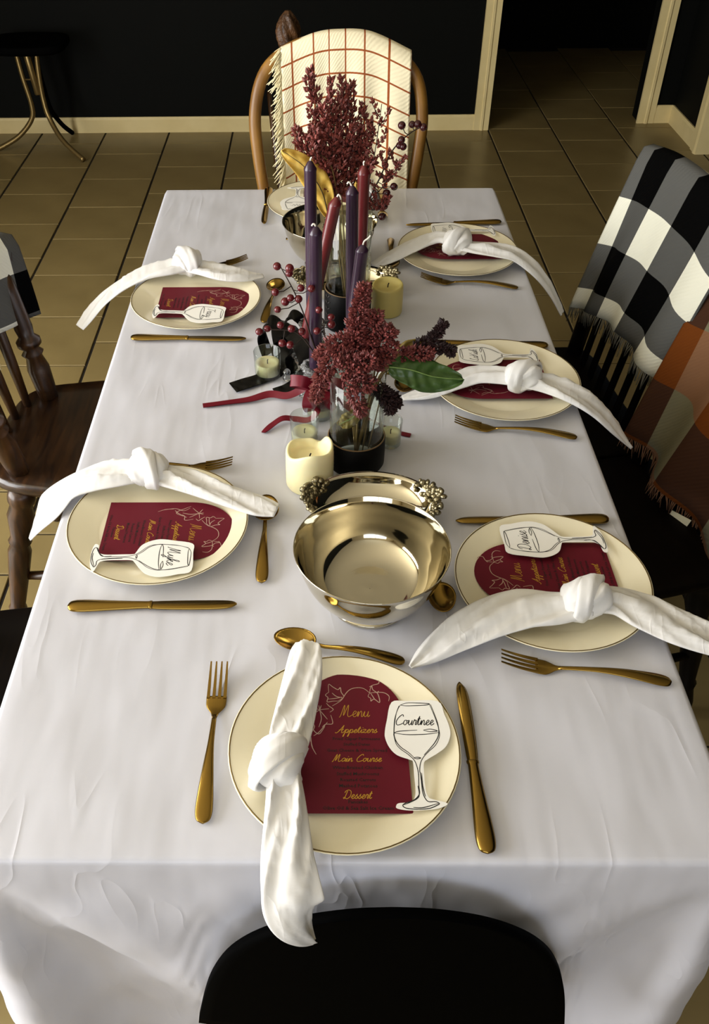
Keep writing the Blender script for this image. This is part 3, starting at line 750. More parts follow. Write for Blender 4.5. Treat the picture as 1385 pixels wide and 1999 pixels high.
# ------------------------------------------------------------------ wine-glass name card (local: foot at the origin, +y up the stem)
OUT=[(-25,141),(-7,143),(29,143),(35,125),(39,108),(39,95),(33,81),(23,72),(11,64),(6,59),(5,45),(5,26),(7,17),(11,14),(27,9),(16,3),(-3,1),(-17,1),(-27,3),(-28,6),(-25,9),(-15,10),(-9,13),(-6,23),(-6,45),(-6,60),(-9,63),(-23,69),(-31,79),(-35,91),(-35,100),(-32,115)]
GLS=[[(-15,137),(-19,129),(-23,116),(-25,98),(-25,94),(-23,83),(-18,76),(-11,70),(-5,63),(-2.5,56),(-1.2,45),(-2,30),(-2,21),(-5,16),(-10,12),(-18,9),(-21,6),(-17,3),(-6,2),(7,3),(16,7),(18,9),(14,11),(7,11),(3.5,15),(1.5,23),(1.2,37),(1,45),(0.5,49),(2,58),(6,66),(13,74),(21,82),(26,92),(27,101),(24,119),(19,139)],[(-15,137),(-7,140),(6,140),(19,139),(14,137),(-2,136),(-10,136),(-15,137)],[(-25,98),(-18,100.5),(2,102)],[(-25,98),(-12,96),(2,96),(16,97),(26,99)],[(9,102),(17,103.5),(25,101),(16,100),(9,102)],[(-5,65),(-1,66),(3,65),(-1,64),(-5,65)],[(-16.5,136),(-21,123),(-24.5,102),(-24,90),(-19,80),(-10,72),(-4,65)],[(20.5,138),(26,113),(26,97),(21,86),(14,77),(7,69)],[(-20,7),(-12,10.5),(-3,17),(-3,30)],[(-10,4),(1,4),(17,9)],[(2.3,46),(2.2,30),(4,17)]]
def card_meshes():
    P=cr([(x/1000,y/1000) for x,y in OUT],4,closed=True)
    g=G(); g.prism(P,0,.0005); c=g.mesh('card',False); c.materials.append(M_card)
    g=G()
    for st in GLS: g.stroke(cr([(x/1000,y/1000) for x,y in st],5),.0011,.00062)
    d=g.mesh('glass_drawing',False,False); d.materials.append(M_ink); return c,d
CM=card_meshes()
def namecard(label,word,base,top,z,wd=.040,tilt=(0,0)):
    a=math.atan2(top[1]-base[1],top[0]-base[0])-PI/2
    t=thing('name_card',label,'place card',(base[0],base[1],z),a,'wine glass shaped name cards')
    t.rotation_euler=(tilt[0],tilt[1],a)
    c=link('card',CM[0],None,t); stuff(link('glass_drawing',CM[1],None,c))
    g=G()
    if word: script(g,word,.000,.1145,wd,.0010,.00064,slant=.25,hs=1.15)
    else:
        g.stroke(cr([(-.015,.116),(-.011,.126),(-.008,.110),(-.004,.120),(-.001,.109),(.003,.119),(.006,.110),(.010,.118),(.015,.113)],5),.0009,.00064)
    stuff(g.obj('handwritten_name',M_ink,c,smooth=False,fix=False))
    return t

# ------------------------------------------------------------------ knotted napkins
def napkin(label,pathA,pathB,knot,axis,seed,kr=(.030,.027,.021)):
    """two twisted tails (x,y,z,half width,half thickness) from the knot outwards, and the knot"""
    rnd=random.Random(seed); k=V(knot)
    t=thing('knotted_napkin',label,'napkin',(k.x,k.y,CZ),0,'white napkins tied in a knot'); o0=V((k.x,k.y,CZ))
    for ti,path in enumerate((pathA,pathB)):
        S=cr(path,9); N=len(S); rows=[]; n=36; ph=rnd.uniform(0,6); tw=rnd.choice((-1,1))*rnd.uniform(1.0,2.2)
        side0=None
        for i,(x,y,z,hw,ht) in enumerate(S):
            a=V(S[max(i-1,0)][:3]); b=V(S[min(i+1,N-1)][:3]); T=(b-a).normalized()
            sd=T.cross(V((0,0,1)))
            if sd.length<.35 and side0 is not None: sd=side0
            sd.normalize()
            if side0 is not None: sd=(sd*.5+side0*.5).normalized()
            side0=sd; up=sd.cross(T).normalized(); s=i/(N-1); ring=[]
            for j in range(n):
                th=2*PI*j/n; c,q=cos(th),sin(th)
                e=.75
                cx=math.copysign(abs(c)**e,c); cz=math.copysign(abs(q)**.9,q)
                # rolled folds running along the tail, turning with the twist
                v=cx*2.3+tw*.9*(s*2-1)+ph
                rid=1-abs(sin(v))**.55
                rid2=1-abs(sin(v*1.9+2.1*s*tw+1))**.6
                edge=max(0.0,1-abs(cx)**2.4)**.5
                if q>0: dz=ht*(.30*edge+1.0*rid*edge+.55*rid2*edge)+.0007*sin(9*s+5*cx+ph)*edge
                else: dz=-ht*.55*edge
                wob=1+.03*sin(2.3*s*PI+ph)+.035*sin(5*s+ph*2)*(1 if c>0 else -1)
                ring.append(V((x,y,z))-o0+sd*(hw*1.12*cx*wob)+up*dz)
            rows.append(ring)
        g=G(); g.rows(rows,close=True,cap=True); g.obj('tail',M_napkin,t)
    # knot: a bulky wrapped core with diagonal pleats and one band crossing over it
    ax=V((axis[0],axis[1],0)).normalized(); sd=V((ax.y,-ax.x,0)); up=V((0,0,1))
    def place(a,b,c): return k-o0+ax*a+sd*b+up*c
    g=G(); rows=[]; nu,nvv=30,64; ph=rnd.uniform(0,6); sg=rnd.choice((-1,1))
    for i in range(nu+1):
        u=-1+2*i/nu; pr=(max(0,1-abs(u)**2.6))**.42; ring=[]
        for j in range(nvv):
            th=2*PI*j/nvv
            v=2.0*th+sg*2.4*u+ph; v2=3.0*th+sg*3.6*u+ph*1.7
            f=.90+.17*(1-abs(sin(v))**.6)+.09*(1-abs(sin(v2))**.6)+.08*sin(2*th+ph+u)
            ring.append(place(u*kr[0]*1.05+.005*sin(th*2+ph)*(1-abs(u)),kr[1]*pr*f*cos(th),kr[2]*pr*f*sin(th)))
        rows.append(ring)
    g.rows(rows,close=True); g.obj('knot',M_napkin,t)
    rows=[]; nb=44; nw=22; tilt=sg*.75
    for i in range(nb):
        th=2*PI*i/nb; ring=[]
        for j in range(nw):
            p2=2*PI*j/nw; wd=.0165*(1+.25*sin(th+ph)); a=wd*cos(p2)
            r=.0030*sin(p2)+.0026*(1-abs(sin(a/.0165*3.0+th*.7+ph))**.6)*(1 if sin(p2)>0 else 0)-.004*(abs(cos(p2))**3)
            b=(kr[1]*1.03+r)*cos(th); c=(kr[2]*1.05+r)*sin(th)
            ring.append(place(a*.95+b*math.tan(tilt)*.55,b,c))
        rows.append(ring)
    rows.append(rows[0]); g=G(); g.rows(rows,close=True); g.obj('knot_band',M_napkin,t)
    return t

# ------------------------------------------------------------------ the seven place settings
GF,GK,GS='gold forks','gold knives','gold spoons'
PZ=CZ+.021   # top of a plate rim
CARDZ=CZ+.0205
# near end
plate('cream dinner plate at the near end of the table',-.0025,.120)
menu('burgundy menu card on the near end plate',.007,.040,0)
namecard('wine glass shaped name card on the near end plate','Courtnee',(.079,.038),(.0795,.182),CARDZ,.044)
cutlery('dinner_fork','gold fork left of the near end plate',(-.156,.034),(-.154,.246),GF)
cutlery('dinner_knife','gold knife right of the near end plate',(.144,-.001),(.141,.222),GK)
cutlery('tea_spoon','gold spoon above the near end plate',(.077,.256),(-.088,.292),GS)
napkin('white knotted napkin hanging over the near table edge',[(-.070,.085,PZ+.016,.018,.010),(-.062,.128,PZ+.014,.021,.010),(-.056,.165,PZ+.010,.022,.009),(-.050,.205,PZ+.012,.021,.009),(-.047,.245,PZ+.012,.017,.008),(-.046,.266,PZ+.004,.013,.006)],
  [(-.070,.080,PZ+.016,.016,.011),(-.066,.045,PZ+.016,.019,.012),(-.064,.010,PZ+.012,.022,.012),(-.063,-.018,PZ+.006,.024,.011),(-.060,-.043,PZ-.003,.026,.010),(-.056,-.062,PZ-.016,.027,.008),(-.048,-.069,PZ-.035,.019,.007),(-.037,-.071,PZ-.064,.003,.003)],
  (-.075,.085,PZ+.020),(-.1,1),3,(.031,.029,.023))
# right, nearest
plate('cream dinner plate nearest on the right side of the table',.2843,.388)
menu('burgundy menu card on the nearest right-hand plate',.371,.400,R(90))
namecard('wine glass shaped name card on the nearest right-hand plate','Denise',(.372,.462),(.228,.458),CARDZ,.040)
cutlery('dinner_fork','gold fork nearest on the right side of the table',(.400,.224),(.196,.256),GF)
cutlery('dinner_knife','gold knife behind the nearest right-hand plate',(.396,.523),(.171,.520),GK)
cutlery('tea_spoon','gold spoon beside the near silver bowl, left of the nearest right-hand plate',(.136,.500),(.133,.332),GS)
napkin('white knotted napkin reaching past the right table edge, nearest on the right',[(.315,.322,PZ+.014,.018,.011),(.272,.318,PZ+.012,.026,.012),(.230,.318,PZ+.011,.030,.012),(.185,.306,PZ+.006,.028,.010),(.140,.285,PZ-.004,.022,.009),(.105,.262,PZ-.012,.014,.006),(.083,.245,PZ-.016,.003,.003)],
  [(.300,.325,PZ+.014,.018,.011),(.345,.330,PZ+.014,.022,.012),(.385,.314,PZ+.010,.028,.012),(.425,.292,PZ+.004,.028,.010),(.465,.275,PZ-.002,.024,.009),(.500,.262,PZ-.010,.014,.006)],
  (.312,.328,PZ+.020),(1,.1),5,(.031,.028,.024))
# right, middle
plate('cream dinner plate in the middle of the right side, beside the green leaf',.2975,.882)
menu('burgundy menu card half under the napkin on the middle right plate',.372,.888,R(90))
namecard('wine glass name card on the middle right plate','LaKish',(.368,.949),(.230,.955),CARDZ,.038)
cutlery('dinner_fork','gold fork in the middle of the right side',(.394,.727),(.197,.765),GF)
cutlery('dinner_knife','gold knife behind the middle right-hand plate',(.402,1.015),(.172,1.032),GK)
cutlery('tea_spoon','gold spoon half hidden under the napkin beside the green leaf',(.140,1.01),(.119,.850),GS)
napkin('white knotted napkin trailing off the right edge, in the middle of the right side',[(.330,.846,PZ+.014,.018,.011),(.285,.862,PZ+.014,.022,.011),(.245,.868,PZ+.012,.023,.010),(.205,.855,PZ+.006,.020,.009),(.160,.842,PZ-.006,.017,.007),(.115,.836,PZ-.014,.006,.004)],
  [(.310,.850,PZ+.014,.018,.011),(.355,.838,PZ+.012,.022,.011),(.395,.820,PZ+.008,.026,.010),(.435,.806,PZ-.010,.027,.009),(.475,.795,PZ-.045,.022,.008),(.512,.785,PZ-.085,.003,.003)],
  (.321,.851,PZ+.020),(1,-.2),8,(.031,.028,.024))
# right, far
plate('cream dinner plate furthest on the right side of the table',.2762,1.402)
menu('burgundy menu card on the furthest right-hand plate',.372,1.425,R(90))
namecard('wine glass name card on the furthest right plate',None,(.371,1.488),(.228,1.494),CARDZ)
cutlery('dinner_fork','gold fork furthest on the right side of the table',(.385,1.249),(.186,1.287),GF)
cutlery('dinner_knife','gold knife furthest on the right side, near the far corner',(.400,1.574),(.176,1.560),GK)
cutlery('tea_spoon','gold spoon with its handle end showing beside the far vase',(.136,1.492),(.126,1.325),GS)
napkin('white knotted napkin drooping off the furthest right-hand plate',[(.280,1.385,PZ+.014,.018,.011),(.245,1.412,PZ+.016,.021,.011),(.210,1.412,PZ+.012,.022,.010),(.170,1.388,PZ+.006,.020,.009),(.125,1.360,PZ-.004,.018,.008),(.090,1.338,PZ-.012,.010,.005)],
  [(.268,1.382,PZ+.014,.018,.011),(.310,1.372,PZ+.012,.024,.011),(.355,1.362,PZ+.010,.027,.010),(.395,1.350,PZ+.004,.025,.009),(.437,1.332,PZ-.022,.023,.008),(.475,1.318,PZ-.065,.018,.007),(.503,1.308,PZ-.110,.012,.005)],
  (.272,1.388,PZ+.020),(1,-.2),11,(.030,.030,.024))
# left, near
plate('cream dinner plate nearest on the left side of the table',-.2639,.505)
menu('burgundy menu card on the nearest left-hand plate',-.341,.490,R(-90))
namecard('wine glass shaped name card on the nearest left-hand plate','Myke',(-.348,.424),(-.205,.428),CARDZ,.036)
cutlery('dinner_fork','gold fork nearest on the left side, behind the plate',(-.362,.653),(-.166,.652),GF)
cutlery('dinner_knife','gold knife nearest on the left side of the table',(-.366,.349),(-.140,.353),GK)
cutlery('tea_spoon','gold spoon upright beside the nearest left-hand plate',(-.109,.395),(-.109,.572),GS)
napkin('white knotted napkin nearest on the left, hanging past the left edge',[(-.280,.600,PZ+.014,.018,.011),(-.330,.592,PZ+.014,.025,.012),(-.372,.586,PZ+.010,.027,.011),(-.410,.578,PZ-.002,.026,.009),(-.445,.556,PZ-.028,.026,.008),(-.475,.545,PZ-.075,.004,.003)],
  [(-.295,.598,PZ+.014,.018,.011),(-.250,.584,PZ+.014,.022,.012),(-.205,.566,PZ+.010,.021,.011),(-.160,.549,PZ+.004,.020,.010),(-.120,.537,PZ-.001,.020,.008),(-.092,.529,PZ-.004,.013,.005)],
  (-.289,.598,PZ+.020),(-1,.15),14,(.030,.029,.025))
# left, far
plate('cream dinner plate furthest on the left side of the table',-.2767,1.187)
menu('burgundy menu card on the furthest left-hand plate',-.351,1.176,R(-90))
namecard('wine glass name card on the furthest left plate','Tracy',(-.356,1.122),(-.215,1.112),CARDZ,.034)
cutlery('dinner_fork','gold fork behind the furthest left-hand plate',(-.384,1.335),(-.184,1.378),GF)
cutlery('dinner_knife','gold knife furthest on the left side of the table',(-.390,1.051),(-.168,1.045),GK)
cutlery('tea_spoon','gold spoon behind the red berry branch',(-.137,1.110),(-.114,1.280),GS)
napkin('white knotted napkin furthest on the left, drooping over the floor',[(-.295,1.290,PZ+.014,.018,.012),(-.340,1.280,PZ+.014,.028,.012),(-.385,1.272,PZ+.008,.026,.011),(-.425,1.258,PZ-.004,.022,.009),(-.462,1.245,PZ-.024,.020,.008),(-.500,1.230,PZ-.054,.019,.007),(-.530,1.205,PZ-.082,.013,.005)],
  [(-.310,1.290,PZ+.014,.018,.012),(-.265,1.275,PZ+.014,.026,.011),(-.225,1.262,PZ+.010,.028,.010),(-.185,1.262,PZ+.005,.022,.008),(-.145,1.274,PZ-.002,.008,.004)],
  (-.303,1.292,PZ+.023),(-1,.1),17,(.030,.028,.026))
# far end
plate('cream dinner plate at the far end, partly hidden by the far silver bowl',-.021,1.672)
menu('burgundy menu card on the far end plate',-.002,1.762,R(180))
namecard('wine glass name card on the far end plate',None,(-.078,1.752),(-.082,1.612),CARDZ)
cutlery('dinner_knife','dark-looking gold knife at the far left corner setting',(-.153,1.788),(-.156,1.572),GK)
cutlery('dinner_fork','gold fork at the far end, tines showing beside the dried flowers',(.128,1.785),(.124,1.580),GF)
cutlery('tea_spoon','gold spoon behind the far silver bowl with only its end showing',(-.103,1.492),(.062,1.500),GS)
napkin('white knotted napkin on the far end plate, behind the dark candles',[(.075,1.665,PZ+.014,.018,.012),(.072,1.62,PZ+.012,.024,.011),(.068,1.57,PZ+.004,.020,.009),(.062,1.535,PZ-.006,.010,.005)],
  [(.075,1.655,PZ+.014,.018,.012),(.076,1.70,PZ+.012,.026,.011),(.078,1.75,PZ+.008,.028,.010),(.080,1.80,PZ-.004,.024,.009),(.082,1.828,PZ-.050,.012,.006)],
  (.075,1.66,PZ+.020),(0,1),21)

# ------------------------------------------------------------------ silver
def silver_bowl(label,x,y,R0=.101,h=.097):
    t=thing('silver_bowl',label,'bowl',(x,y,CZ),0,'polished silver footed bowls')
    s=R0/.101; k=h/.097
    out=cr([(.030,.0150),(.055,.0180),(.074,.030),(.086,.050),(.093,.070),(.0975,.088),(.1005,.0955)],5)
    inn=cr([(.1000,.0970),(.0960,.0880),(.0912,.070),(.0842,.051),(.0722,.0325),(.053,.0215),(.02,.0195),(.0005,.0195)],5)
    g=G(); g.lathe([(.0005,.0150)]+[(a,b) for a,b in out]+[(.1010,.0965)]+inn,72); o=g.obj('basin',M_silver,t); o.scale=(s,s,k)
    g=G(); g.lathe([(.046,.0165),(.043,.012),(.046,.007),(.053,.003),(.0545,.0005),(.050,.0005),(.044,.004),(.040,.010),(.040,.0160)],64,close=True); g.obj('foot_ring',M_silver,t)
    return t
silver_bowl('polished silver bowl nearest the viewer, in front of the tray',.0375,.366)
silver_bowl('polished silver bowl at the far end of the centrepiece',-.005,1.372)
def silver_tray(label,x,y,rx,ry,rz=0):
    t=thing('silver_tray',label,'tray',(x,y,CZ),rz,'oval silver trays with chased ends')
    g=G(); n=72; rows=[]
    prof=[(.001,.004),(.55,.004),(.72,.006),(.86,.014),(.95,.026),(1.0,.0335),(1.012,.0325),(.965,.024),(.87,.010),(.74,.002),(.55,.0008),(.001,.0008)]
    for r,z in prof: rows.append([(rx*r*cos(2*PI*k/n),ry*r*sin(2*PI*k/n),z) for k in range(n)])
    g.rows(rows,close=True); g.obj('dish',M_silver,t)
    rnd=random.Random(3)
    for sx in (-1,1):
        g=G()
        for k in range(80):
            a=rnd.uniform(-.75,.75); r=rnd.uniform(.93,1.12)-.10*abs(a)
            px,py=sx*rx*r*cos(a),ry*r*sin(a)
            g.blob((px,py,.022+.016*(r-.86)/.2+rnd.uniform(-.002,.003)),(rnd.uniform(.003,.006),rnd.uniform(.003,.006),rnd.uniform(.003,.005)),7,5)
        stuff(g.obj('chased_end',M_silver_chased,t))
    return t
silver_tray('oval silver tray with chased ends between the near bowl and the near vase',.048,.532,.094,.068,R(-3))
silver_tray('oval silver tray with chased ends in front of the far silver bowl',.026,1.237,.098,.062)

# ------------------------------------------------------------------ vases with leather sleeves
def vase(label,x,y,r,h,sh):
    t=thing('glass_vase',label,'vase',(x,y,CZ),0,'glass cylinder vases in black leather sleeves')
    g=G(); g.lathe([(0,.0015),(r-.003,.0015),(r-.0008,.004),(r-.0008,h-.001),(r-.0018,h),(r-.0026,h-.001),(r-.0026,.010),(r-.006,.008),(0,.008)],48); g.obj('cylinder',M_glass,t)
    g=G(); R1=r+.0026; g.lathe([(r+.0002,.0002),(R1-.002,.0002),(R1,.004),(R1+.0004,sh*.5),(R1,sh-.001),(R1-.0008,sh),(r+.0002,sh)],48,close=True); sl=g.obj('sleeve',M_leather,t)
    g=G(); g.lathe([(r+.0003,sh),(r+.0003,sh+.0012),(R1-.0005,sh+.0012),(R1-.0002,sh)],48,close=True); g.obj('sleeve_edge',M_seam,sl)
    a0=R(212)
    for k in range(6):
        z=.008+(sh-.016)*k/5
        for sgn in (-1,1):
            g=G(); a1=a0+sgn*.02; a2=a0+sgn*.14
            g.tube([((R1+.0008)*cos(a1),(R1+.0008)*sin(a1),z),((R1+.0014)*cos((a1+a2)/2),(R1+.0014)*sin((a1+a2)/2),z+.002),((R1+.0004)*cos(a2),(R1+.0004)*sin(a2),z+.004)],.0009,6); g.obj('stitch',M_thread,sl)
    return t
VN=(.029,.668); VF=(.027,1.108)
vase('glass vase in a black leather sleeve behind the near silver bowl',VN[0],VN[1],.0425,.158,.052)
vase('tall glass vase in a black leather sleeve among the taper candles',VF[0],VF[1],.0425,.236,.078)

# ------------------------------------------------------------------ candles
def pillar(label,x,y,r,h,m,burnt):
    t=thing('pillar_candle',label,'candle',(x,y,CZ),0); n=48; rows=[]
    def ring(rr,z,f=lambda a:0,wob=.0): return [(rr*(1+wob*sin(3*a+1))*cos(a),rr*(1+wob*sin(3*a+1))*sin(a),z+f(a)) for a in [2*PI*k/n for k in range(n)]]
    lip=lambda a: (.006*sin(a*1.0+2.2)+.004*sin(3*a)-.010*math.exp(-((a-1.1)/.25)**2)) if burnt else .002*sin(a+.5)
    rows=[ring(.001,0),ring(r*.96,0),ring(r,.003),ring(r*1.004,h*.5,wob=.006),ring(r,h-.012,wob=.008),ring(r*.985,h-.003,lip),ring(r*.93,h,lip),ring(r*.86,h-.001,lip)]
    d=.020 if burnt else .006
    rows+=[ring(r*.74,h-d*.5,lambda a:lip(a)*.6,.05),ring(r*.64,h-d*.9,lambda a:lip(a)*.2,.06),ring(r*.45,h-d),ring(.001,h-d-.001)]
    g=G(); g.rows(rows,close=True); g.obj('wax',m,t)
    g=G(); g.tube([(0,0,h-d-.002),(.0006,0,h-d+.004),(.002,0,h-d+.008)],.0011,6); g.obj('wick',M_char,t)
    return t
pillar('thick ivory pillar candle with a burnt hollow beside the near vase',-.044,.615,.0365,.068,M_ivory,True)
pillar('yellowed pillar candle standing right of the far vase',.1065,1.155,.031,.060,M_ivory2,False)
def taper(label,x,y,z0,z1,dx,m,wick,holder,hl,dy=0,r=.0108):
    """wax column from (x,y,z0) to (x+dx,y+dy,z1)"""
    t=thing('taper_candle',label,'candle',(x,y,z0)); L=z1-z0; g=G()
    pr=[(0,r*.95),(.01,r*1.0),(.5,r*.98),(.93,r*.95),(.945,r*1.0),(.952,r*.98),(.985,r*.42),(.992,r*.16)]
    n=14; rows=[[ (dx*q+rr*cos(2*PI*k/n),dy*q+rr*sin(2*PI*k/n),L*q) for k in range(n)] for q,rr in [(0,.0005)]+pr+[(.994,.0005)]]
    g.rows(rows,close=True); g.obj('wax',m,t)
    e=V((dx,dy,L))*.99; g=G(); P=[V(p)+e for p in wick]; g.tube(cr([tuple(p) for p in P],4),.0014,6); g.obj('wick',M_wick,t)
    if holder: crystal(hl,x,y,z0)
    return t
def crystal(label,x,y,ztop):
    h=ztop-CZ+.006
    t=thing('crystal_candle_holder',label,'candle holder',(x,y,CZ),0,'small pressed crystal candle holders')
    g=G(); P=[(0,.0),(.031,.0),(.033,.003),(.029,.008),(.019,h*.28),(.015,h*.38),(.019,h*.46),(.024,h*.56),(.019,h*.64),(.016,h*.70),(.021,h*.80),(.0255,h*.92),(.0245,h),(.0195,h*.985),(.0128,h*.86),(.0125,h*.80),(0,h*.80)]
    n=40; rows=[]
    for r,z in P: rows.append([(r*(1+.05*cos(10*2*PI*k/n))*cos(2*PI*k/n),r*(1+.05*cos(10*2*PI*k/n))*sin(2*PI*k/n),z) for k in range(n)])
    g.rows(rows,close=True); g.obj('stem',M_crystal,t)
    return t
W0=[(0,0,-.002),(.001,0,.004),(.003,0,.006)]
taper('dark purple taper candle furthest left, behind the front one',-.041,1.020,.800,1.106,-.002,M_purple,W0,True,'crystal holder of the tall purple candle at the left')
taper('purple taper candle in front, standing in a crystal holder',-.035,.868,.803,1.060,.001,M_purple,[(0,0,-.002),(-.001,0,.003),(-.004,0,.004),(-.006,0,.001)],True,'crystal holder in front, above the burgundy bow')
taper('purple taper candle in the middle, behind the leaning short one',.031,.972,.800,1.083,-.006,M_purple,[(0,0,-.002),(-.003,0,.004),(-.006,0,.006),(-.008,0,.003)],True,'crystal holder of the middle purple candle')
taper('short leaning purple taper candle with a long wick',.021,.905,.800,1.012,.021,M_purple,[(0,0,-.002),(.002,0,.006),(.008,0,.011),(.012,0,.016)],True,'crystal holder of the short leaning candle')
taper('wine red taper candle upright at the right',.044,1.025,.800,1.096,.002,M_red,[(0,0,-.002),(-.001,0,.005),(.001,0,.007)],True,'crystal holder of the upright red candle')
taper('wine red taper candle leaning to the right between the purple ones',-.056,.948,.800,1.074,.056,M_red,[(0,0,-.002),(.003,0,.004),(.006,0,.001),(.007,0,-.004)],True,'crystal holder of the leaning red candle')
def votive(label,clabel,x,y,r,h,fill,m):
    t=thing('votive_glass',label,'candle glass',(x,y,CZ),0,'small clear votive glasses')
    g=G(); g.lathe([(0,.0005),(r*.9,.0005),(r*.94,.003),(r*1.0,h-.001),(r*.985,h),(r*.95,h-.001),(r*.89,.008),(0,.008)],40); g.obj('tumbler',M_glass,t)
    c=thing('votive_candle',clabel,'candle',(x,y,CZ+.0083)); rr=r*.885
    g=G(); g.lathe([(0,0),(rr*.98,0),(rr*1.0,fill*.9),(rr*.97,fill),(rr*.7,fill-.003),(0,fill-.004)],32); g.obj('wax',m,c)
    g=G(); g.tube([(0,0,fill-.005),(0,0,fill+.003),(.001,0,fill+.005)],.0009,6); g.obj('wick',M_char,c)
votive('votive glass holding ivory wax beside the black satin','ivory wax in the votive glass by the black satin',-.121,.920,.0245,.052,.021,M_ivory)
votive('clear votive glass directly behind the thick pillar candle','white tealight in the glass behind the thick pillar candle',-.053,.722,.0235,.050,.012,M_ivory)
votive('clear votive glass behind the right side of the near vase','white tealight in the glass right of the near vase',.0865,.714,.0185,.048,.016,M_ivory)
votive('clear votive glass under the burgundy bow','white tealight in the glass under the burgundy bow',-.028,.795,.0235,.046,.012,M_ivory)
g=G(); g.lathe([(0,0),(.007,.001),(.0085,.005),(.006,.010),(.004,.012),(.006,.014),(.0068,.018),(.004,.022),(0,.023)],20); o=g.obj('glass_stopper',M_crystal,None,loc=(-.086,.905,CZ)); tag(o,'small clear glass bead ornament beside the ivory votive','ornament')

# ------------------------------------------------------------------ ribbons
def strip(pts,hw,n=8,th=.0006,wav=0,sides=None):
    """ribbon of half width hw along points; each point may carry its own width direction"""
    g=G(); S=cr([p[:3] for p in pts],n); N=len(S); Dv=cr([p[3] if len(p)>3 else (0,1,0) for p in pts],n); rows=[]
    for i in range(N):
        p=V(S[i]); d=V(Dv[i]).normalized()
        t=(V(S[min(i+1,N-1)])-V(S[max(i-1,0)])).normalized(); d=(d-t*d.dot(t)).normalized(); nn=t.cross(d)
        w=hw; q=wav*sin(i*.9)
        rows.append(([p-d*w+nn*th,p-d*w*.4+nn*(th+q),p+d*w*.4+nn*(th-q),p+d*w+nn*th],[p-d*w-nn*th,p-d*w*.4+nn*(q-th),p+d*w*.4-nn*(th+q),p+d*w-nn*th]))
    g.rows([r[0] for r in rows]); g.rows([r[1] for r in rows]); return g
rb=thing('burgundy_ribbon','burgundy satin ribbon tied in a bow with trailing tails','ribbon',(0,0,0)); z=CZ+.001
Yd=(0,1,.0); 
strip([(-.230,.824,z,Yd),(-.19,.832,z+.001,Yd),(-.150,.840,z+.002,(0,1,.2)),(-.115,.850,z+.006,(0,.7,.7)),(-.085,.842,z+.008,(0,.8,.6)),(-.060,.842,z+.020,(0,.5,.9)),(-.040,.836,z+.040,(0,.3,1))],.0062).obj('ribbon_tail',M_ribbon,rb)
strip([(-.122,.745,z,(.4,1,0)),(-.108,.762,z+.003,(.3,1,.2)),(-.090,.774,z+.008,(.2,1,.3)),(-.070,.775,z+.006,(0,1,.4)),(-.045,.765,z+.012,(0,1,.4)),(-.030,.775,z+.03,(0,.6,1)),(-.034,.815,z+.046,(.5,.3,1))],.0052).obj('ribbon_tail',M_ribbon,rb)
strip([(-.034,.82,z+.045,(0,.5,1)),(.0,.80,z+.03,(0,.6,.8)),(.05,.765,z+.012,(0,1,.3)),(.09,.745,z+.003,(0,1,.1)),(.122,.735,z,(0,1,0))],.0052).obj('ribbon_tail',M_ribbon,rb)
for pts in ([(-.036,.834,z+.046,(.2,.3,1)),(-.060,.826,z+.062,(.2,.5,1)),(-.080,.835,z+.058,(.1,.3,1)),(-.070,.845,z+.046,(0,.2,1)),(-.036,.836,z+.044,(0,.2,1))],
            [(-.036,.834,z+.046,(0,.3,1)),(-.010,.824,z+.060,(0,.5,1)),(.008,.828,z+.050,(0,.3,1)),(-.004,.838,z+.040,(0,.3,1)),(-.034,.836,z+.044,(0,.3,1))],
            [(-.036,.832,z+.048,(1,0,.3)),(-.046,.812,z+.050,(1,.2,.2)),(-.052,.798,z+.034,(1,0,.2)),(-.044,.802,z+.020,(1,0,.1)),(-.036,.826,z+.036,(1,0,.3))],
            [(-.030,.830,z+.046,(1,0,-.2)),(-.020,.806,z+.046,(1,.2,-.2)),(-.014,.796,z+.032,(1,0,-.2)),(-.024,.806,z+.022,(1,0,-.2)),(-.034,.826,z+.036,(1,0,-.2))]):
    strip([(p[0]+.004,p[1]-.020,p[2]-.002,p[3]) for p in pts],.0095,8).obj('bow_loop',M_ribbon,rb)
g=G(); g.blob((-.032,.812,z+.043),(.010,.009,.009),14,9); g.obj('bow_knot',M_ribbon,rb)
bb=thing('black_satin_ribbon','wide black satin ribbon heaped behind the ivory votive','ribbon',(0,0,0))
strip([(-.182,.880,z,(-.45,.8,0)),(-.160,.892,z+.001,(-.45,.8,0)),(-.130,.912,z-.0002,(-.4,.8,0)),(-.105,.935,z+.003,(-.4,.8,.3)),(-.095,.960,z+.03,(-.6,.5,.5)),(-.100,.990,z+.055,(-.8,.3,.4)),(-.090,1.03,z+.045,(-.8,.3,.2)),(-.075,1.05,z+.01,(-.9,.3,.1))],.0165,10,wav=.002).obj('ribbon_tail',M_bribbon,bb)
strip([(-.105,.862,z+.0005,(.1,1,0)),(-.085,.872,z+.002,(.1,1,.1)),(-.066,.885,z+.010,(.1,1,.3)),(-.050,.905,z+.03,(.4,.6,.6)),(-.062,.930,z+.058,(.8,.4,.4)),(-.080,.955,z+.065,(.8,.4,.2)),(-.090,.975,z+.03,(.8,.5,.2))],.0150,10,wav=.002).obj('ribbon_tail',M_bribbon,bb)
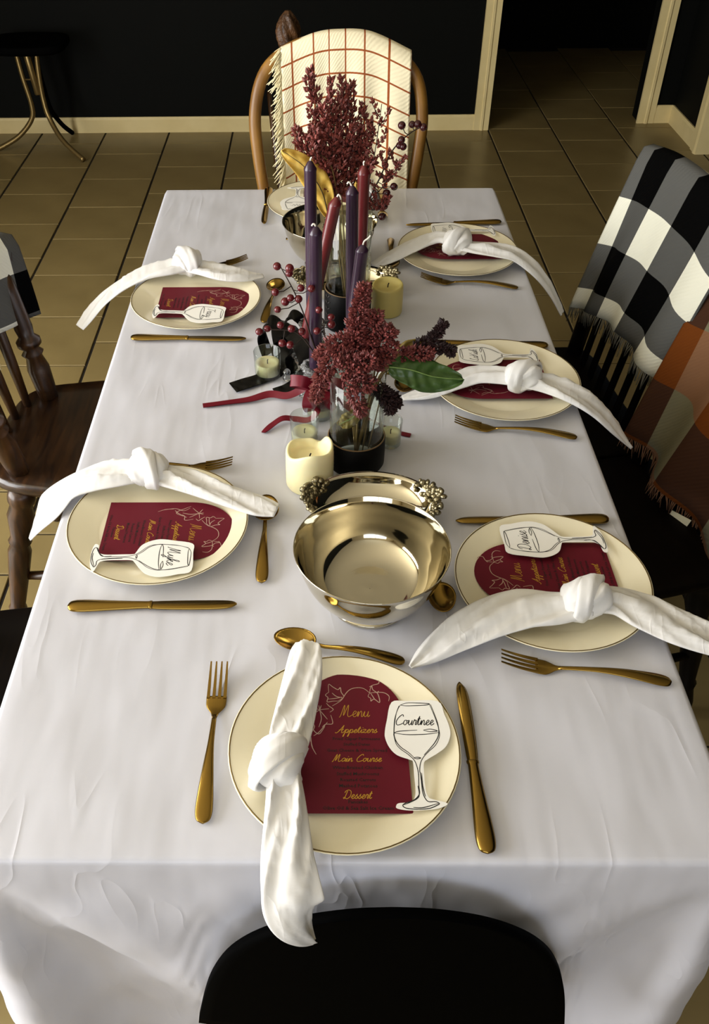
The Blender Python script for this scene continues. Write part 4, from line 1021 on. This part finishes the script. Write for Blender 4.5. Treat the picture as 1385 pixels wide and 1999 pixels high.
for k,(ox,oy,hh,w) in enumerate(((-.112,1.000,.062,.024),(-.085,.975,.050,.026),(-.072,1.035,.056,.02),(-.060,.940,.045,.022))):
    strip([(ox-.012,oy-.012,z+.001,(.5,1,0)),(ox-.022,oy,z+hh*.6,(.4,1,.1)),(ox-.006,oy+.004,z+hh,(.3,1,.2)),(ox+.014,oy+.002,z+hh*.7,(.4,1,.1)),(ox+.018,oy-.008,z+.006,(.5,1,0)),(ox,oy-.004,z+.002,(.5,1,0))],w*.72,10,wav=.003).obj('ribbon_loop',M_bribbon,bb)

# ------------------------------------------------------------------ dried flowers, berries and leaves
def florets(g,spine,rad,n,size,rnd,up=.5,thin=.35):
    """small pointed buds set all around a spine"""
    S=cr(spine,6); N=len(S)
    for _ in range(n):
        q=rnd.random(); f=q*(N-1); i=min(int(f),N-2); p=V(S[i]).lerp(V(S[i+1]),f-i); t=(V(S[i+1])-V(S[i])).normalized()
        d=V((rnd.gauss(0,1),rnd.gauss(0,1),rnd.gauss(0,1))); d=(d-t*d.dot(t)).normalized()
        R_=rad*(1-.65*q**2)*(.25+.75*rnd.random()**.6)
        a=p+d*R_; ax=(d*(1-up)+t*up+V((rnd.uniform(-.3,.3),rnd.uniform(-.3,.3),rnd.uniform(-.2,.3)))).normalized()
        l=size*rnd.uniform(.6,1.35); w=l*thin; s=ax.cross(V((.3,.5,.8))).normalized(); u=s.cross(ax)
        b=a+ax*l*.42
        g.add([a,b+s*w,b+u*w,b-s*w,b-u*w,a+ax*l],[(0,2,1),(0,3,2),(0,4,3),(0,1,4),(5,1,2),(5,2,3),(5,3,4),(5,4,1)])
def flower(name,label,base,spine,spikes,m,nf,size,rnd,rs=.0016,group=None,up=.5,thin=.35,ms=None):
    """stalk from the vase foot along spine; spikes=(polyline,radius)"""
    t=thing(name,label,'dried flower',base,0,group); o=V(base)
    g=G(); P=cr(spine,6); g.tube([V(p)-o for p in P],[rs*(1-.5*i/len(P)) for i in range(len(P))],6); g.obj('stalk',ms or M_stem,t)
    tw=G(); fl=G()
    for pl,rad in spikes:
        tw.tube([V(p)-o for p in cr(pl,4)],.0007,5)
        L=sum((V(pl[i+1])-V(pl[i])).length for i in range(len(pl)-1))
        florets(fl,[V(p)-o for p in pl],rad,int(nf*L/.05),size,rnd,up,thin)
    stuff(tw.obj('twigs',M_twig,t)); stuff(fl.obj('florets',m,t,smooth=False))
    return t
rnd=random.Random(11)
FB=(VF[0],VF[1],CZ+.012)
def sprig(tip,y,rnd,k,spread,size,l0=.07):
    """side spikes around a leading shoot that ends at tip (x,z)"""
    out=[]
    T=V((tip[0],y,tip[1])); B=V((VF[0]+.3*(tip[0]-VF[0]),VF[1]+(y-VF[1])*.4,.985))
    d=(T-B)
    out.append(([tuple(B+d*.45),tuple(B+d*.75+V((rnd.uniform(-.004,.004),0,0))),tuple(T)],.0075))
    for i in range(k):
        q=.12+.74*i/k; a=B+d*q; sgn=1 if i%2 else -1
        o=V((sgn*spread*(1-.5*q)*rnd.uniform(.6,1.2),rnd.uniform(-.02,.02),l0*rnd.uniform(.45,.9)))
        out.append(([tuple(a),tuple(a+o*.5+V((sgn*.004,0,-.004))),tuple(a+o)],.0065))
    return out
GD='dried burgundy sprays in the far vase'
TIPS=[((-.043,1.213),1.135,'tallest dried burgundy spray at the upper left of the far vase',9),((-.010,1.198),1.12,'dried burgundy spray just right of the tallest one',8),((.026,1.188),1.145,'dried burgundy spray with a forked dark top in the far vase',7),
      ((-.068,1.125),1.11,'dried burgundy spray leaning furthest left in the far vase',8),((.045,1.120),1.13,'dried burgundy spray in the upright middle of the far vase',8),((-.030,1.110),1.09,'dense dried burgundy spray low at the front of the far vase',9)]
for (tip,y,lab,k) in TIPS:
    sp=sprig(tip,y,rnd,k,.030,.005)
    flower("dried_flower_spray",lab,FB,[FB,((VF[0]*1.5+tip[0]*.5)/2,(VF[1]+y)/2,.93),(VF[0]*.45+tip[0]*.55,y,1.06),(tip[0],y,tip[1]-.02)],sp,M_floret,58,.0100,rnd,group=GD,up=.62,thin=.26)
for (tip,y,lab) in (((.078,1.158),1.13,'thin open dried twig rising right of the dense sprays'),((.118,1.068),1.12,'thin dried twig spreading right beside the far pillar candle'),((.088,.985),1.10,'small dried spray hanging over the right rim of the far vase')):
    B=V((VF[0]+.03,VF[1],.985)); T=V((tip[0],y,tip[1])); d=T-B; sp=[]
    for i in range(7):
        a=B+d*(.35+.62*i/7); sg=1 if i%2 else -1
        sp.append(([tuple(a),tuple(a+V((sg*.012*rnd.uniform(.6,1.2),rnd.uniform(-.008,.008),.012))),tuple(a+V((sg*.016,0,.026*rnd.uniform(.7,1.1))))],.0035))
    flower('dried_flower_twig',lab,FB,[FB,(VF[0]+.02,VF[1],.96),tuple(B+d*.5),tuple(T)],sp,M_floret,48,.007,rnd,rs=.0012,group='thin dried twigs in the far vase',up=.6,thin=.3,ms=M_twig)
# near vase: fuzzy burgundy plumes
NB=(VN[0],VN[1],CZ+.012)
GN='fuzzy burgundy plumes in the near vase'
def plume(label,stalk,spikes,m=M_floret2,n=430):
    flower('dried_plume',label,NB,[NB]+stalk,spikes,m,n,.0074,rnd,rs=.0021,group=GN,up=.3,thin=.27)
yy=VN[1]
plume('burgundy plume with the tallest upright tip in the near vase',[(.022,yy,.90),(.024,yy+.01,.97)],[([(.018,yy+.012,.950),(.026,yy+.014,1.000),(.034,yy+.016,1.052)],.0135),([(.030,yy+.01,.955),(.045,yy+.012,.985),(.054,yy+.012,1.012)],.0125)])
plume('burgundy plume arching to the left over the candle holder',[(.015,yy,.90),(.0,yy+.005,.955)],[([(.022,yy,.972),(-.006,yy,.968),(-.032,yy+.004,.942)],.0125),([(-.002,yy-.004,.962),(-.022,yy-.01,.925),(-.036,yy-.012,.878)],.0115)])
plume('burgundy plume bulging at the front of the near vase rim',[(.03,yy-.01,.90),(.03,yy-.02,.93)],[([(.004,yy-.018,.938),(.026,yy-.024,.948),(.052,yy-.022,.958)],.016),([(.008,yy-.028,.915),(.03,yy-.032,.922),(.05,yy-.028,.918)],.015),([(.022,yy-.034,.905),(.030,yy-.036,.885),(.034,yy-.036,.872)],.010)])
plume('dark burgundy plume at the right of the near vase',[(.05,yy,.90),(.055,yy,.94)],[([(.042,yy+.004,.942),(.062,yy+.004,.972),(.075,yy+.006,.990)],.014),([(.05,yy+.0,.935),(.066,yy-.004,.948),(.078,yy-.004,.972)],.011)])
plume('burgundy plume drooping at the lower right of the near vase',[(.055,yy-.005,.905),(.066,yy-.012,.895)],[([(.056,yy-.012,.902),(.070,yy-.016,.885),(.080,yy-.018,.862)],.0085),([(.066,yy-.010,.890),(.084,yy-.010,.880),(.086,yy-.012,.868)],.007)],M_floret3)
plume('horizontal burgundy plume lying above the green leaf',[(.06,yy,.905),(.085,yy+.01,.93)],[([(.090,yy+.012,.938),(.115,yy+.012,.944),(.138,yy+.012,.944)],.0115)])
plume('nearly black forked dried plume furthest right, above the green leaf',[(.06,yy+.01,.905),(.105,yy+.02,.945)],[([(.112,yy+.022,.948),(.136,yy+.024,.962),(.152,yy+.024,.988)],.0055),([(.130,yy+.022,.955),(.152,yy+.02,.948),(.170,yy+.02,.942)],.006)],M_floret3,420)
plume('burgundy plume filling the middle of the near vase',[(.028,yy,.92)],[([(.012,yy+.002,.93),(.02,yy+.004,.965),(.026,yy+.004,.99)],.016),([(.04,yy+.0,.93),(.044,yy+.0,.955),(.045,yy+.0,.975)],.015)])
def leaf(label,pts,hw,m,mv,fold=.3,nrm=(0,-1,.6),curl=.004,stem=None,width_dir=None):
    """blade along pts (base to tip) with a raised midrib; nrm faces the viewer"""
    t=thing('leaf',label,'leaf',pts[0]); o=V(pts[0]); P=cr(pts,8); N=len(P); rows=[]; nw=8; n0=V(nrm).normalized()
    rib=[]
    for i,p in enumerate(P):
        q=i/(N-1); w=hw*(sin(PI*min(1,q*.93+.05))**.75)*(1 if q<1 else .05)
        tt=(V(P[min(i+1,N-1)])-V(P[max(i-1,0)])).normalized(); s=tt.cross(n0).normalized(); n1=s.cross(tt)
        row=[]
        for k in range(-nw,nw+1):
            a=k/nw
            row.append(V(p)-o+s*(w*a)+n1*(-fold*w*abs(a)+curl*sin(q*9+a*5)*abs(a)+.0012*sin(q*40-abs(a)*5)*(abs(a)>.1)))
        rows.append(row); rib.append(V(p)-o+n1*.0006)
    g=G(); g.rows(rows); b=g.obj('blade',m,t); md=b.modifiers.new('thick','SOLIDIFY'); md.thickness=.0006
    g=G(); g.tube(rib,[.0011*(1-.7*i/N) for i in range(N)],6); g.obj('midrib',mv,t)
    if stem: g=G(); g.tube([V(p)-o for p in cr(stem,5)],.0012,6); g.obj('leaf_stalk',M_stem,t)
    return t
leaf('large glossy green leaf reaching over the middle right plate',[(.073,yy-.008,.934),(.105,yy-.010,.930),(.140,yy-.010,.918),(.184,yy-.008,.912)],.0255,M_leafg,M_veing,.18,(0,-.8,.75),stem=[(.073,yy-.008,.934),(.055,yy,.912),(VN[0]+.01,VN[1],CZ+.02)])
leaf('olive brown dried leaf behind the green leaf',[(.072,yy+.02,.905),(.088,yy+.025,.930),(.108,yy+.03,.944),(.138,yy+.034,.950)],.0135,M_leafo,M_vein,.25,(-.4,-.8,.6),stem=[(.072,yy+.02,.905),(VN[0]+.02,VN[1]+.008,CZ+.02)])
leaf('small yellow green leaf inside the near vase',[(.034,yy-.01,.865),(.022,yy-.018,.852),(.008,yy-.022,.846),(.000,yy-.020,.84)],.012,M_leafo,M_veing,.2,(0,-.8,.6))
leaf('yellow dried leaf behind the leftmost purple candle',[(-.012,1.080,.985),(-.024,1.08,1.030),(-.052,1.08,1.070),(-.092,1.085,1.098)],.022,M_leafy,M_vein,.12,(-.1,-.85,.5),stem=[(-.006,1.085,.995),(.01,1.1,.95),(VF[0],VF[1],CZ+.02)])
leaf('narrow yellow leaf tip between the middle purple and red candles',[(.036,1.085,.985),(.037,1.08,1.01),(.036,1.078,1.045)],.009,M_leafy,M_vein,.3,(0,-1,.3),stem=[(.036,1.085,.985),(VF[0]+.005,VF[1],CZ+.02)])
def berry_branch(label,stem,berries,m,y,r=.0066,rb=.0017,base=None,jit=.010):
    t=thing('berry_branch',label,'berry branch',stem[0]); o=V(stem[0]); S=cr(stem,8)
    g=G(); g.tube([V(p)-o for p in S],[rb*(1-.5*i/len(S)) for i in range(len(S))],7); g.obj('branch',M_twig,t)
    rr=random.Random(len(berries)); g=None
    gm=G(); gm.blob((0,0,0),(1,1,1),14,9); me=gm.mesh('berry'); me.materials.append(m)
    for (x,z) in berries:
        c=V((x,y+rr.uniform(-jit,jit),z)); q=min(S,key=lambda p:(V(p)-c).length+.35*max(0,p[2]-c.z)); q=V(q)
        g=G(); mid=(q+c)/2+V((0,0,-.004)); g.tube([q-o,mid-o,c-o],.0008,5); g.obj('twig',M_twig,t)
        b=link('berry',me,None,t,c-o); s=r*rr.uniform(.9,1.08); b.scale=(s,s,s*rr.uniform(.92,1.05))
    return t
berry_branch('red berry branch leaning left in front of the purple candles',[(-.020,.855,.800),(-.040,.858,.862),(-.052,.860,.905),(-.068,.862,.948),(-.090,.866,.992)],
   [(-.095,.999),(-.075,.999),(-.076,.986),(-.099,.957),(-.058,.957),(-.041,.960),(-.062,.941),(-.075,.943),(-.084,.933),(-.096,.929)],M_berry,.852)
berry_branch('lower red berry branch spreading over the black satin',[(-.018,.850,.806),(-.040,.848,.850),(-.068,.845,.886),(-.112,.842,.893)],
   [(-.092,.901),(-.074,.897),(-.127,.892),(-.114,.893),(-.090,.866),(-.077,.865),(-.057,.886)],M_berry,.846)
berry_branch('short red berry branch between the two front purple candles',[(-.012,.852,.806),(-.018,.852,.860),(-.022,.852,.905)],[(-.029,.930),(-.009,.918),(-.008,.896),(-.032,.892)],M_berry,.844)
berry_branch('dark berry branch arching right out of the far vase',[(VF[0]+.01,VF[1],CZ+.02),(.055,1.11,.97),(.082,1.115,1.045),(.100,1.12,1.085),(.128,1.122,1.112),(.146,1.122,1.122)],
   [(.112,1.129),(.131,1.125),(.140,1.127),(.150,1.122),(.113,1.105),(.117,1.092),(.111,1.092),(.088,1.058),(.104,1.025),(.092,1.012),(.098,1.04),(.106,1.018),(.09,.985),(.086,.970)],M_berry2,1.118)

# ------------------------------------------------------------------ far background
st=thing('folding_stool_frame','tubular brass folding stool frame standing by the dark wall','stool',(-1.42,4.28,0))
o=V((-1.42,4.28,0))
def leg(pts,m=M_brass,r=.0125):
    g=G(); g.tube([V(p)-o for p in cr(pts,8)],r,10); return g.obj('leg',m,st)
leg([(-1.485,4.27,.475),(-1.472,4.26,.35),(-1.452,4.25,.22),(-1.468,4.245,.15),(-1.55,4.24,.07),(-1.665,4.235,.012)])
leg([(-1.382,4.26,.475),(-1.388,4.25,.35),(-1.385,4.24,.24),(-1.365,4.22,.16),(-1.300,4.15,.08),(-1.192,4.07,.012)])
leg([(-1.405,4.30,.46),(-1.395,4.31,.30),(-1.385,4.33,.18),(-1.36,4.40,.08),(-1.33,4.47,.012)],M_rubber,.012)
g=G(); turned(g,V((-1.435,4.255,.50))-o,V((-1.408,4.25,.27))-o,[(0,.014),(.02,.017),(.98,.017),(1,.014)]); g.obj('hinge_tube',M_brass,st)
g=G(); g.tube([V((-1.458,4.25,.34))-o,V((-1.39,4.25,.34))-o],.004,8); g.obj('crossbar',M_brass,st)
seat_mesh([(-.16,-.12),(0,-.15),(.16,-.12),(.19,0),(.16,.12),(0,.15),(-.16,.12),(-.19,0)],.47,.51).obj('seat_pad',M_rubber,st)
fn=thing('carved_post','dark post with a carved brown finial behind the far chair','post',(-.115,2.46,0))
g=G(); g.lathe([(.0005,0),(.13,0),(.13,.015),(.05,.03),(.018,.06),(.016,.4),(.018,.80),(.021,.90),(.012,.93),(.0005,.93)],18); g.obj('pole',M_ebony,fn)
g=G(); rows=[]
for i in range(15):
    u=i/14; r=.034*(sin(PI*(u*.86+.1))**.7); rows.append([(r*(1+.16*cos(6*a+u*9))*cos(a),r*(1+.16*cos(6*a+u*9))*sin(a),.90+.115*u) for a in [2*PI*k/30 for k in range(30)]])
g.rows(rows,close=True,cap=True); g.obj('finial',M_carved,fn)
# woven care tag sewn to the hem of the plaid blanket
g=G(); c=bp(.60,1)+V((-.006,0,-.012)); a=V((.012,-.020,.004)); b=V((-.006,.004,-.032)); n_=a.cross(b).normalized()*.0006
g.rows([[c-a+n_,c+a+n_,c+a-n_,c-a-n_],[c-a+b+n_,c+a+b+n_,c+a+b-n_,c-a+b-n_]],close=True,cap=True)
tg=g.obj('care_tag',M_tagw,D.objects['plaid_blanket'],smooth=False); tg['label']='white sewn-in care tag'
SC.cycles.transparent_max_bounces=32; SC.cycles.max_bounces=14; SC.cycles.transmission_bounces=12; SC.cycles.glossy_bounces=6; SC.cycles.diffuse_bounces=5
